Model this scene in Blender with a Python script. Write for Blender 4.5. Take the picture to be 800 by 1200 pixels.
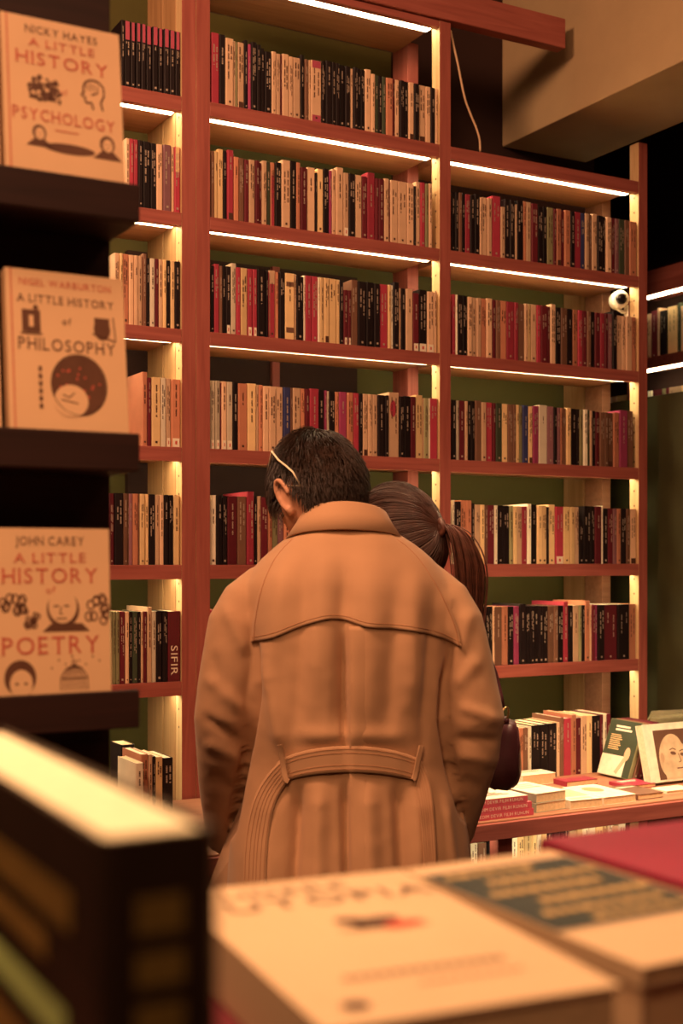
import bpy, bmesh, math, random
from mathutils import Vector, Matrix, noise
from mathutils.bvhtree import BVHTree

scene = bpy.context.scene
for o in list(bpy.data.objects):
    bpy.data.objects.remove(o, do_unlink=True)
COL = scene.collection

# ------------------------------------------------------------------ camera, world, lamps, exposure
F = 1500.0                      # focal length in pixels of the 800 x 1200 picture
HZ = 655.0                      # row of the horizon
CAMZ = 1.40
cam_d = bpy.data.cameras.new('camera')
cam = bpy.data.objects.new('camera', cam_d)
COL.objects.link(cam)
scene.camera = cam
cam.location = (0, 0, CAMZ)
cam.rotation_euler = (math.pi / 2, 0, 0)
cam_d.sensor_fit = 'AUTO'
cam_d.sensor_width = 36.0
cam_d.lens = F / 1200.0 * 36.0
cam_d.shift_y = (HZ - 600.0) / 1200.0
cam_d.clip_start = 0.02
cam_d.dof.use_dof = True
cam_d.dof.focus_distance = 2.95
cam_d.dof.aperture_fstop = 4.6

scene.view_settings.view_transform = 'Standard'
scene.view_settings.look = 'None'
scene.view_settings.gamma = 1.0
scene.view_settings.use_curve_mapping = False
scene.view_settings.exposure = 0.0

world = bpy.data.worlds.new('world')
scene.world = world
world.use_nodes = True
bg = world.node_tree.nodes['Background']
bg.inputs[0].default_value = (1.0, 0.30, 0.17, 1)
bg.inputs[1].default_value = 0.05

def area_light(name, loc, target, size, power, col, size_y=None, spread=math.pi):
    d = bpy.data.lights.new(name, 'AREA')
    d.energy = power
    d.color = col
    d.size = size
    if size_y:
        d.shape = 'RECTANGLE'
        d.size_y = size_y
    d.spread = spread
    o = bpy.data.objects.new(name, d)
    COL.objects.link(o)
    o.location = loc
    o.rotation_euler = (Vector(target) - Vector(loc)).to_track_quat('-Z', 'Y').to_euler()
    return o

WARM = (1.0, 0.51, 0.27)
area_light('ceiling_and_fill_light', (-1.1, 1.5, 3.4), (0.0, 3.0, 1.1), 0.55, 72, WARM)
area_light('ceiling_and_fill_light', (-0.1, 0.5, 3.4), (0.2, 3.6, 0.9), 0.8, 27, WARM)
area_light('ceiling_and_fill_light', (1.2, 1.3, 3.4), (0.7, 3.6, 1.0), 0.8, 10, WARM)
area_light('ceiling_and_fill_light', (0.62, 2.65, 3.4), (0.85, 3.25, 0.76), 0.3, 17, (1.0, 0.68, 0.38), None, math.radians(50))
area_light('ceiling_and_fill_light', (-0.45, -0.5, 2.7), (-0.42, 1.45, 1.25), 0.4, 4.5, (1.0, 0.55, 0.27), None, math.radians(60))  # added fill from behind the camera to brighten the rack covers, no ceiling lamp
sp = bpy.data.lights.new('table_spotlight', 'SPOT')
sp.energy = 185
sp.color = (1.0, 0.64, 0.32)
sp.spot_size = math.radians(34)
sp.spot_blend = 0.8
sp.shadow_soft_size = 0.08
spo = bpy.data.objects.new('table_spotlight', sp)
COL.objects.link(spo)
spo.location = (-0.25, 0.85, 3.4)
spo.rotation_euler = (Vector((-0.12, 0.60, 1.2)) - Vector(spo.location)).to_track_quat('-Z', 'Y').to_euler()

# ------------------------------------------------------------------ frames
TH = math.atan(F / 2726.0)
CS, SN = math.cos(TH), math.sin(TH)
X0, Y0 = -0.354, 3.448          # front face of the bookcase at the left edge of the middle bay

def W(s, d, z=0.0):
    return Vector((X0 + s * CS - d * SN, Y0 + s * SN + d * CS, z))

def s_at(px, d=0.0):
    u = (px - 400.0) / F
    return (u * (Y0 + d * CS) - X0 + d * SN) / (CS - u * SN)

def sd_of(p):
    dx, dy = p[0] - X0, p[1] - Y0
    return dx * CS + dy * SN, -dx * SN + dy * CS

def P(px, py, Y):
    return Vector(((px - 400.0) / F * Y, Y, CAMZ + (HZ - py) / F * Y))

def on_level(px, py, z):
    Y = (CAMZ - z) * F / (py - HZ)
    return P(px, py, Y)

# ------------------------------------------------------------------ materials
def new_mat(name):
    m = bpy.data.materials.new(name)
    m.use_nodes = True
    nt = m.node_tree
    return m, nt, nt.nodes['Principled BSDF']

def plain(name, col, rough=0.55, var=0.12, scale=40.0, bump=0.0, bscale=300.0, spec=0.3, sheen=0.0):
    m, nt, b = new_mat(name)
    tc = nt.nodes.new('ShaderNodeTexCoord')
    n = nt.nodes.new('ShaderNodeTexNoise')
    n.inputs['Scale'].default_value = scale
    n.inputs['Detail'].default_value = 4
    nt.links.new(tc.outputs['Object'], n.inputs['Vector'])
    r = nt.nodes.new('ShaderNodeValToRGB')
    r.color_ramp.elements[0].position = 0.3
    r.color_ramp.elements[1].position = 0.7
    r.color_ramp.elements[0].color = tuple(c * (1 - var) for c in col) + (1,)
    r.color_ramp.elements[1].color = tuple(min(1, c * (1 + var)) for c in col) + (1,)
    nt.links.new(n.outputs['Fac'], r.inputs['Fac'])
    nt.links.new(r.outputs['Color'], b.inputs['Base Color'])
    b.inputs['Roughness'].default_value = rough
    b.inputs['Specular IOR Level'].default_value = spec
    if sheen:
        b.inputs['Sheen Weight'].default_value = sheen
    if bump:
        n2 = nt.nodes.new('ShaderNodeTexNoise')
        n2.inputs['Scale'].default_value = bscale
        n2.inputs['Detail'].default_value = 3
        nt.links.new(tc.outputs['Object'], n2.inputs['Vector'])
        bp = nt.nodes.new('ShaderNodeBump')
        bp.inputs['Strength'].default_value = bump
        bp.inputs['Distance'].default_value = 0.002
        nt.links.new(n2.outputs['Fac'], bp.inputs['Height'])
        nt.links.new(bp.outputs['Normal'], b.inputs['Normal'])
    return m

def wood(name, c1, c2, axis, rough=0.5):
    m, nt, b = new_mat(name)
    tc = nt.nodes.new('ShaderNodeTexCoord')
    mp = nt.nodes.new('ShaderNodeMapping')
    sc = [26.0, 26.0, 26.0]
    sc[axis] = 1.6
    mp.inputs['Scale'].default_value = sc
    nt.links.new(tc.outputs['Object'], mp.inputs['Vector'])
    n = nt.nodes.new('ShaderNodeTexNoise')
    n.inputs['Scale'].default_value = 2.2
    n.inputs['Detail'].default_value = 6
    n.inputs['Distortion'].default_value = 0.8
    nt.links.new(mp.outputs['Vector'], n.inputs['Vector'])
    r = nt.nodes.new('ShaderNodeValToRGB')
    r.color_ramp.elements[0].position = 0.32
    r.color_ramp.elements[1].position = 0.68
    r.color_ramp.elements[0].color = c1 + (1,)
    r.color_ramp.elements[1].color = c2 + (1,)
    nt.links.new(n.outputs['Fac'], r.inputs['Fac'])
    nt.links.new(r.outputs['Color'], b.inputs['Base Color'])
    b.inputs['Roughness'].default_value = rough
    b.inputs['Specular IOR Level'].default_value = 0.25
    bp = nt.nodes.new('ShaderNodeBump')
    bp.inputs['Strength'].default_value = 0.15
    bp.inputs['Distance'].default_value = 0.001
    nt.links.new(n.outputs['Fac'], bp.inputs['Height'])
    nt.links.new(bp.outputs['Normal'], b.inputs['Normal'])
    return m

def glow(name, col, strength):
    m, nt, b = new_mat(name)
    b.inputs['Base Color'].default_value = (0.9, 0.85, 0.7, 1)
    b.inputs['Emission Color'].default_value = col + (1,)
    b.inputs['Emission Strength'].default_value = strength
    return m

WOOD_X = wood('pine_rail', (0.26, 0.068, 0.054), (0.36, 0.105, 0.082), 0)
WOOD_Z = wood('pine_post', (0.26, 0.068, 0.054), (0.36, 0.105, 0.082), 2)
WOOD_D = wood('dark_wood', (0.018, 0.007, 0.006), (0.03, 0.011, 0.009), 0, 0.55)
LED = glow('led_diffuser', (1.0, 0.80, 0.46), 22.0)
PINE_LIT = wood('lit_pine', (0.52, 0.34, 0.17), (0.68, 0.48, 0.26), 2)  # paler wood for post sides: the LED glow is put into the colour
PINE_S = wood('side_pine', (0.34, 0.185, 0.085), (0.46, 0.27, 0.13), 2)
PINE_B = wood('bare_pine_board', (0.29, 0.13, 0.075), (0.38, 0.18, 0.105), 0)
ALU = plain('aluminium_channel', (0.5, 0.45, 0.4), 0.4)
OLIVE = plain('olive_paint', (0.085, 0.076, 0.019), 0.75, 0.10, 3.0, 0.1, 60)
DARKWALL = plain('dark_brown_paint', (0.030, 0.012, 0.009), 0.8, 0.2, 3.0)
BEIGE = plain('beige_plaster', (0.42, 0.30, 0.17), 0.85, 0.06, 6.0, 0.25, 160)
PAPER = plain('book_paper', (0.78, 0.68, 0.48), 0.8, 0.10, 120)
PAPER2 = plain('aged_paper', (0.74, 0.52, 0.30), 0.8, 0.10, 120)

# ------------------------------------------------------------------ mesh builder
class MB:
    def __init__(self):
        self.v, self.f, self.m, self.sm = [], [], [], []
    def face(self, idx, mat, smooth=False):
        self.f.append(tuple(idx)); self.m.append(mat); self.sm.append(smooth)
    def pts(self, ps, T=None):
        b = len(self.v)
        for p in ps:
            p = Vector(p)
            self.v.append(tuple(T @ p) if T is not None else tuple(p))
        return b
    def box(self, x0, x1, y0, y1, z0, z1, mat, T=None):
        b = self.pts([(x0, y0, z0), (x1, y0, z0), (x1, y1, z0), (x0, y1, z0),
                      (x0, y0, z1), (x1, y0, z1), (x1, y1, z1), (x0, y1, z1)], T)
        for q in ((0, 3, 2, 1), (4, 5, 6, 7), (0, 1, 5, 4), (1, 2, 6, 5), (2, 3, 7, 6), (3, 0, 4, 7)):
            self.face([b + i for i in q], mat)
    def poly(self, ps, mat, T=None):
        b = self.pts(ps, T)
        self.face(range(b, b + len(ps)), mat)
    def prism(self, outline, z0, z1, mat, T=None, smooth=False):
        n = len(outline)
        b = self.pts([(x, y, z0) for x, y in outline] + [(x, y, z1) for x, y in outline], T)
        self.face([b + i for i in reversed(range(n))], mat)
        self.face([b + n + i for i in range(n)], mat)
        for i in range(n):
            j = (i + 1) % n
            self.face((b + i, b + j, b + n + j, b + n + i), mat, smooth)
    def loft(self, rings, mat, cap=True, smooth=True, closed=True, T=None):
        n = len(rings[0])
        b = self.pts([p for r in rings for p in r], T)
        for k in range(len(rings) - 1):
            for i in range(n if closed else n - 1):
                j = (i + 1) % n
                self.face((b + k * n + i, b + k * n + j, b + (k + 1) * n + j, b + (k + 1) * n + i), mat, smooth)
        if cap:
            self.face([b + i for i in reversed(range(n))], mat, smooth)
            e = b + (len(rings) - 1) * n
            self.face([e + i for i in range(n)], mat, smooth)
    def tube(self, ps, rs, mat, n=8, cap=True, T=None, flat=1.0):
        ps = [Vector(p) for p in ps]
        if not hasattr(rs, '__len__'):
            rs = [rs] * len(ps)
        up = None
        rings = []
        for i, p in enumerate(ps):
            t = (ps[min(i + 1, len(ps) - 1)] - ps[max(i - 1, 0)])
            t = t.normalized() if t.length > 1e-9 else Vector((0, 0, 1))
            if up is None:
                up = Vector((0, 0, 1)) if abs(t.z) < 0.9 else Vector((0, 1, 0))
            a = t.cross(up)
            a = a.normalized() if a.length > 1e-6 else t.orthogonal().normalized()
            c = a.cross(t).normalized()
            up = c
            rings.append([p + a * rs[i] * math.cos(2 * math.pi * k / n) + c * rs[i] * flat * math.sin(2 * math.pi * k / n) for k in range(n)])
        self.loft(rings, mat, cap, True, True, T)
    def ball(self, c, r, mat, nu=20, nv=12, T=None):
        c = Vector(c)
        if not hasattr(r, '__len__'):
            r = (r, r, r)
        rings = []
        for k in range(1, nv):
            th = math.pi * k / nv
            rings.append([c + Vector((r[0] * math.sin(th) * math.cos(2 * math.pi * i / nu), r[1] * math.sin(th) * math.sin(2 * math.pi * i / nu), -r[2] * math.cos(th))) for i in range(nu)])
        self.loft(rings, mat, True, True, True, T)
    def build(self, name, parent=None, loc=None, rz=None, bevel=0.0):
        me = bpy.data.meshes.new(name)
        me.from_pydata(self.v, [], self.f)
        mats = []
        for m in self.m:
            if m not in mats:
                mats.append(m)
        for m in mats:
            me.materials.append(m)
        ix = {m: i for i, m in enumerate(mats)}
        me.polygons.foreach_set('material_index', [ix[m] for m in self.m])
        me.polygons.foreach_set('use_smooth', self.sm)
        me.update()
        o = bpy.data.objects.new(name, me)
        COL.objects.link(o)
        if parent is not None:
            o.parent = parent
        if loc is not None:
            o.location = loc
        if rz is not None:
            o.rotation_euler = (0, 0, rz)
        if bevel:
            bv = o.modifiers.new('bevel', 'BEVEL')
            bv.width = bevel
            bv.segments = 2
            bv.limit_method = 'ANGLE'
        return o

def tag(o, label, cat, group=None):
    o['label'] = label
    o['category'] = cat
    if group:
        o['group'] = group
    return o

def thing(name, label, cat, loc=(0, 0, 0), rz=0.0, group=None):
    o = bpy.data.objects.new(name, None)
    o.empty_display_size = 0.05
    COL.objects.link(o)
    o.location = loc
    o.rotation_euler = (0, 0, rz)
    return tag(o, label, cat, group)

def struct(o):
    o['kind'] = 'structure'
    return o

# ------------------------------------------------------------------ lettering (flat glyphs laid on covers)
GLYPH = {}
def glyph(ch):
    if ch not in GLYPH:
        cu = bpy.data.curves.new('tmp', 'FONT')
        cu.body = ch
        cu.resolution_u = 3
        ob = bpy.data.objects.new('tmp', cu)
        COL.objects.link(ob)
        dg = bpy.context.evaluated_depsgraph_get()
        me = ob.evaluated_get(dg).to_mesh()
        vs = [(v.co.x, v.co.y) for v in me.vertices]
        fs = [tuple(p.vertices) for p in me.polygons]
        ob.evaluated_get(dg).to_mesh_clear()
        bpy.data.objects.remove(ob, do_unlink=True)
        bpy.data.curves.remove(cu)
        GLYPH[ch] = (vs, fs)
    return GLYPH[ch]
CAPH = max(y for x, y in glyph('H')[0])
SERIF = {'A': ('b', (0.02, 0.98)), 'C': ('', ()), 'H': ('bt', (0.06, 0.94)), 'I': ('bt', (0.5,)), 'N': ('bt', (0.06, 0.94)),
         'L': ('bt', (0.12,)), 'T': ('b', (0.5,)), 'P': ('bt', (0.1,)), 'R': ('bt', (0.1,)), 'Y': ('b', (0.5,)), 'K': ('bt', (0.1,)),
         'E': ('bt', (0.1,)), 'B': ('bt', (0.1,)), 'D': ('bt', (0.1,)), 'U': ('t', (0.08, 0.92)), 'W': ('t', (0.05, 0.95)),
         'J': ('t', (0.7,))}
def text2d(mb, txt, cx, cy, h, width, mat, T, eps=0.0006, serif=True):
    """letters with cap height h centred on (cx, cy), fitted to the given width; x right, y up mapped by T to (x, 0, z)"""
    k = h / CAPH
    items, x = [], 0.0
    for ch in txt:
        if ch == ' ':
            x += 0.42 * h
            continue
        vs, fs = glyph(ch)
        x0 = min(v[0] for v in vs); x1 = max(v[0] for v in vs)
        items.append((ch, vs, fs, x0, x))
        x += (x1 - x0) * k + 0.24 * h
    tot = x - 0.24 * h
    sx = width / tot if width else 1.0
    for ch, vs, fs, x0, xo in items:
        b = mb.pts([(cx + (-tot / 2 + xo + (v[0] - x0) * k) * sx, -eps, cy - h / 2 + v[1] * k) for v in vs], T)
        for f in fs:
            mb.face([b + i for i in f], mat)
        if serif and ch in SERIF:
            w = (max(v[0] for v in vs) - x0) * k
            for fr in SERIF[ch][1]:
                xm = cx + (-tot / 2 + xo + fr * w) * sx
                r = 0.11 * h * sx
                for side in SERIF[ch][0]:
                    zz = cy - h / 2 if side == 'b' else cy + h / 2
                    q = [(xm - r, -eps * 1.2, zz - 0.022 * h), (xm + r, -eps * 1.2, zz - 0.022 * h), (xm + r, -eps * 1.2, zz + 0.022 * h), (xm - r, -eps * 1.2, zz + 0.022 * h)]
                    mb.poly(q, mat, T)

def flat_ellipse(mb, cx, cy, rx, ry, mat, T, eps=0.0006, n=20, rot=0.0):
    c, s = math.cos(rot), math.sin(rot)
    mb.poly([(cx + rx * math.cos(2 * math.pi * i / n) * c - ry * math.sin(2 * math.pi * i / n) * s, -eps,
              cy + rx * math.cos(2 * math.pi * i / n) * s + ry * math.sin(2 * math.pi * i / n) * c) for i in range(n)], mat, T)
def flat_ring(mb, cx, cy, rx, ry, w, mat, T, eps=0.0006, n=24, a0=0.0, a1=2 * math.pi):
    for i in range(n):
        t0 = a0 + (a1 - a0) * i / n; t1 = a0 + (a1 - a0) * (i + 1) / n
        mb.poly([(cx + rx * math.cos(t0), -eps, cy + ry * math.sin(t0)), (cx + (rx - w) * math.cos(t0), -eps, cy + (ry - w) * math.sin(t0)),
                 (cx + (rx - w) * math.cos(t1), -eps, cy + (ry - w) * math.sin(t1)), (cx + rx * math.cos(t1), -eps, cy + ry * math.sin(t1))], mat, T)
def flat_rect(mb, x0, x1, z0, z1, mat, T, eps=0.0006):
    mb.poly([(x0, -eps, z0), (x1, -eps, z0), (x1, -eps, z1), (x0, -eps, z1)], mat, T)
def flat_line(mb, pts, w, mat, T, eps=0.0006):
    for (xa, za), (xb, zb) in zip(pts, pts[1:]):
        dx, dz = xb - xa, zb - za
        L = math.hypot(dx, dz) or 1e-6
        nx, nz = -dz / L * w / 2, dx / L * w / 2
        mb.poly([(xa + nx, -eps, za + nz), (xa - nx, -eps, za - nz), (xb - nx, -eps, zb - nz), (xb + nx, -eps, zb + nz)], mat, T)

# ------------------------------------------------------------------ book colours
BC = {'K': (0.012, 0.007, 0.008), 'W': (0.80, 0.72, 0.56), 'C': (0.63, 0.42, 0.27), 'Y': (0.70, 0.50, 0.26), 'R': (0.34, 0.038, 0.066),
      'P': (0.32, 0.05, 0.13), 'M': (0.11, 0.014, 0.022), 'N': (0.17, 0.085, 0.055), 'G': (0.05, 0.065, 0.04), 'L': (0.46, 0.40, 0.30),
      'B': (0.03, 0.035, 0.11), 'O': (0.48, 0.20, 0.12), 'T': (0.26, 0.25, 0.13), 'V': (0.24, 0.11, 0.13)}
BNAME = {'K': 'black', 'W': 'white', 'C': 'tan', 'Y': 'yellow', 'R': 'red', 'P': 'magenta', 'M': 'maroon', 'N': 'brown', 'G': 'dark-green',
         'L': 'grey', 'B': 'navy', 'O': 'orange', 'T': 'olive', 'V': 'plum'}
BM = {}
for k_, c_ in BC.items():
    for q_, t_ in enumerate((0.82, 1.0, 1.18)):
        BM[(k_, q_)] = plain('cover_' + BNAME[k_].replace('-', '_'), tuple(min(0.9, x * t_) for x in c_), 0.5, 0.06, 25.0, spec=0.18)
INK_L = plain('pale_ink', (0.40, 0.31, 0.24), 0.5)
INK_D = plain('dark_ink', (0.07, 0.03, 0.02), 0.5)
INK_R = plain('red_ink', (0.55, 0.08, 0.05), 0.5)
INK_P = plain('pink_band', (0.40, 0.07, 0.12), 0.45)
LABEL = plain('white_label', (0.82, 0.74, 0.58), 0.5)
LIGHTC = 'WCYLOT'

def book_mesh(mc, mp, w, h, D, col, feat, rng, T=None, text=None):
    """one upright book: spine on the y = 0 side, x = thickness, z up from 0; covers go to mc, page block to mp"""
    cov = BM[(col, rng.randrange(3))]
    t = min(0.0016, w * 0.16)
    c = min(0.003, w * 0.22)
    a = w / 2
    outer = [(-a, D), (-a, c), (-a + c * 0.55, c * 0.22), (-a + c, 0), (a - c, 0), (a - c * 0.55, c * 0.22), (a, c), (a, D)]
    inner = [(a - t, D), (a - t, c + t), (-a + t, c + t), (-a + t, D)]
    b = mc.pts([(x, y, 0) for x, y in outer + inner] + [(x, y, h) for x, y in outer + inner], T)
    n = len(outer) + len(inner)
    for i in range(n):
        j = (i + 1) % n
        mc.face((b + j, b + i, b + n + i, b + n + j), cov)
    for off, rev in ((0, False), (n, True)):
        for q in ((0, 1, 10, 11), (1, 2, 5, 6, 9, 10), (2, 3, 4, 5), (6, 7, 8, 9)):
            idx = [b + off + i for i in q]
            mc.face(idx[::-1] if rev else idx, cov)
    mp.box(-a + t, a - t, c + t, D - 0.002, 0.0012, h - 0.0012, PAPER if rng.random() < 0.6 else PAPER2, T)
    hw = a - c
    ink = INK_D if col in LIGHTC else INK_L
    e = 0.0004
    if 'p' in feat:
        flat_rect(mc, -hw, hw, h * 0.72, h - 0.0005, INK_P, T, e)
    if 'q' in feat:
        flat_rect(mc, -hw, hw, h * 0.88, h - 0.0005, INK_P, T, e); flat_rect(mc, -hw, hw, 0.0005, h * 0.11, INK_P, T, e)
    if 'y' in feat:
        flat_rect(mc, -hw, hw, h * 0.62, h - 0.0005, BM[('Y', 1)], T, e)
    if 'r' in feat:
        flat_rect(mc, -hw, hw, 0.0005, h * 0.8, BM[('R', 1)], T, e)
    if 'w' in feat:
        flat_rect(mc, -hw, hw, 0.0005, h * 0.13, LABEL, T, e)
        flat_rect(mc, -hw * 0.3, hw * 0.3, h * 0.04, h * 0.09, INK_R, T, e * 2)
    if 'f' in feat:
        flat_rect(mc, -hw, hw, 0.0005, h * 0.1, INK_D, T, e)
    if 'b' in feat:
        flat_rect(mc, -hw, hw, h * 0.80, h * 0.87, BM[('N', 1)], T, e); flat_rect(mc, -hw, hw, h * 0.10, h * 0.18, BM[('N', 1)], T, e)
    if 'o' in feat:
        flat_ellipse(mc, -hw * 0.2, h * 0.75, hw * 0.7, h * 0.13, BM[('R', 1)], T, e)
    if 'd' in feat:
        for i in range(5):
            for j in range(46):
                flat_rect(mc, -hw + (i + 0.25 * (1 + j % 2)) * 2 * hw / 5, -hw + (i + 0.25 * (1 + j % 2) + 0.42) * 2 * hw / 5, (j + 0.2) * h / 46, (j + 0.65) * h / 46, INK_D, T, e)
    if text:
        R = Matrix.Rotation(math.pi / 2, 4, 'Y')
        M = (T if T is not None else Matrix()) @ Matrix.Translation((0, 0, h * text[1])) @ R
        text2d(mc, text[0], 0, 0, 2 * hw * text[2], h * text[3], LABEL, M, 0.0009, serif=False)
        return
    # unreadable title strokes running down the spine
    ln = 1 if w < 0.013 or rng.random() < 0.4 else 2
    for q in range(ln):
        lw = min(0.0042, hw * 2 * (0.5 if ln == 1 else 0.3))
        xc = 0 if ln == 1 else (q - 0.5) * hw * 0.95
        z = h * rng.uniform(0.80, 0.93)
        zend = h * rng.uniform(0.35, 0.72)
        if 'p' in feat:
            z = h * 0.69
        wd = 0
        while z > zend:
            L = rng.uniform(0.0012, 0.0030)
            s2 = lw / 2 * rng.uniform(0.75, 1.0)
            flat_rect(mc, xc - s2, xc + s2, z - L, z, ink, T, e * 1.6)
            z -= L + 0.0008
            wd += 1
            if wd > rng.randint(4, 8):
                z -= 0.005
                wd = 0
    if not ('w' in feat or 'f' in feat) and rng.random() < 0.5:
        s2 = min(0.003, hw * 0.55)
        flat_rect(mc, -s2, s2, 0.008, 0.008 + s2 * 2, ink, T, e * 1.5)

# ------------------------------------------------------------------ the room
ZL = {1: (2.593, 2.632), 2: (2.287, 2.322), 3: (1.977, 2.012), 4: (1.660, 1.697), 5: (1.346, 1.384), 6: (1.036, 1.074)}
TABZ = 0.760
m = MB(); m.box(-6, 6, -3, 9, -0.06, 0.0, plain('floor_boards', (0.05, 0.028, 0.02), 0.5, 0.3, 5)); struct(m.build('floor'))
m = MB(); m.box(-6, 6, 1.6, 9, 3.62, 3.7, DARKWALL); struct(m.build('ceiling'))
m = MB(); m.box(-2.2, 1.66, 0.40, 0.46, 0.0, 2.36, OLIVE); struct(m.build('wall_back', None, W(0, 0), TH))
m = MB(); m.box(-2.2, 1.66, 0.40, 0.46, 2.36, 3.62, DARKWALL); m.box(-0.2, 0.80, 0.385, 0.40, 2.36, 3.05, OLIVE)
struct(m.build('wall_back_upper', None, W(0, 0), TH))
m = MB(); m.box(-0.1, 0.668, 0.375, 0.40, 1.36, 2.30, DARKWALL); m.box(0.36, 0.385, 0.36, 0.375, 1.36, 2.30, WOOD_Z)
struct(m.build('trim_dark_panel', None, W(0, 0), TH))
m = MB(); m.box(-3.0, 4.0, 2.6, 2.7, 0.0, 3.62, DARKWALL); struct(m.build('wall_far', None, W(0, 0), TH))
m = MB(); m.box(2.42, 2.52, -1.4, 2.6, 0.0, 3.62, DARKWALL); struct(m.build('wall_right', None, W(0, 0), TH))
# the plastered beam over the right bay
m = MB(); m.box(1.254, 1.62, -2.2, 0.40, 2.817, 3.62, BEIGE)
struct(m.build('beam_plaster', None, W(0, 0), TH, 0.004))

# ------------------------------------------------------------------ bookcases
def post(mb, s0, s1, d0, d1, z0, z1, side=None):
    mb.box(s0, s1, d0, d1, z0, z1, side or PINE_LIT)
    if side is None:
        mb.m[-4] = WOOD_Z      # front keeps the red wood; other faces carry LED light in their colour
def screw_holes(mb, s, d, z0, z1, side):
    z = z0 + 0.05
    while z < z1:
        for dd in (-0.011,):
            r = 0.0028
            mb.box(s - 0.0006 if side < 0 else s, s if side < 0 else s + 0.0006, d + dd - r, d + dd + r, z - r, z + r, INK_D)
        z += 0.048

def shelf(parent, s0, s1, zb, zt, led=True, depth=0.255):
    mb = MB()
    mb.box(s0, s1, 0.0, 0.022, zb, zt, WOOD_X)
    mb.box(s0, s1, 0.022, depth, zb + 0.012, zt - 0.001, PINE_B)
    o = mb.build('shelf', parent, None, None, 0.0015)
    if led:
        ml = MB()
        ml.box(s0 + 0.004, s1 - 0.004, 0.028, 0.067, zb + 0.0095, zb + 0.0118, ALU)
        ml.box(s0 + 0.006, s1 - 0.006, 0.030, 0.065, zb + 0.0076, zb + 0.0096, LED)
        ml.build('led_strip', o)
    return o

# right-hand unit: middle and right bays
bc = thing('bookcase', 'tall pine bookcase of two bays with glowing shelf lights behind the couple', 'bookcase', W(0, 0), TH)
for (s0, s1, z1) in ((-0.040, 0.0, 3.0), (0.737, 0.776, 3.0), (1.510, 1.547, 2.76)):
    mb = MB(); post(mb, s0, s1, 0.0, 0.042, 0.0, z1)
    screw_holes(mb, s0, 0.032, 0.9, 2.6, -1)
    mb.build('post', bc, None, None, 0.0015)
for (s0, s1, z1) in ((0.737, 0.776, 3.0), (1.510, 1.547, 2.66), (-0.04, 0.0, 3.0)):
    mb = MB(); post(mb, s0, s1, 0.180, 0.270, 0.0, z1, PINE_B if s0 > 1 else WOOD_Z); mb.build('back_post', bc, None, None, 0.0015)
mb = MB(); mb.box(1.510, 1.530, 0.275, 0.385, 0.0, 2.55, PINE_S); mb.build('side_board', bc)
for k, (zb, zt) in ZL.items():
    shelf(bc, 0.0, 0.737, zb, zt)
    shelf(bc, 0.776, 1.510, zb, zt)
shelf(bc, 0.0, 0.737, 2.98, 3.0, True, 0.255)
mb = MB(); mb.box(-0.081, 1.20, -0.012, 0.030, 3.002, 3.095, WOOD_X); mb.build('top_rail', bc, None, None, 0.003)

bl = thing('bookcase', 'pine bookcase bay beyond the dark display rack, next to the tallest double post', 'bookcase', W(0, 0), TH)
for (s0, s1) in ((-0.081, -0.0412), (-0.86, -0.82)):
    mb = MB(); post(mb, s0, s1, 0.0, 0.042, 0.0, 3.0); screw_holes(mb, s0, 0.032, 0.9, 2.6, -1); mb.build('post', bl, None, None, 0.0015)
for (d0, d1) in ((0.046, 0.135), (0.142, 0.262)):
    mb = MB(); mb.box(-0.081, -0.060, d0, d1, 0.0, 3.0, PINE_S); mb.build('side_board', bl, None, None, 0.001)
mb = MB(); post(mb, -0.86, -0.82, 0.18, 0.27, 0.0, 3.0); mb.build('back_post', bl)
for k, (zb, zt) in ZL.items():
    shelf(bl, -0.82, -0.081, zb, zt)

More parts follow.
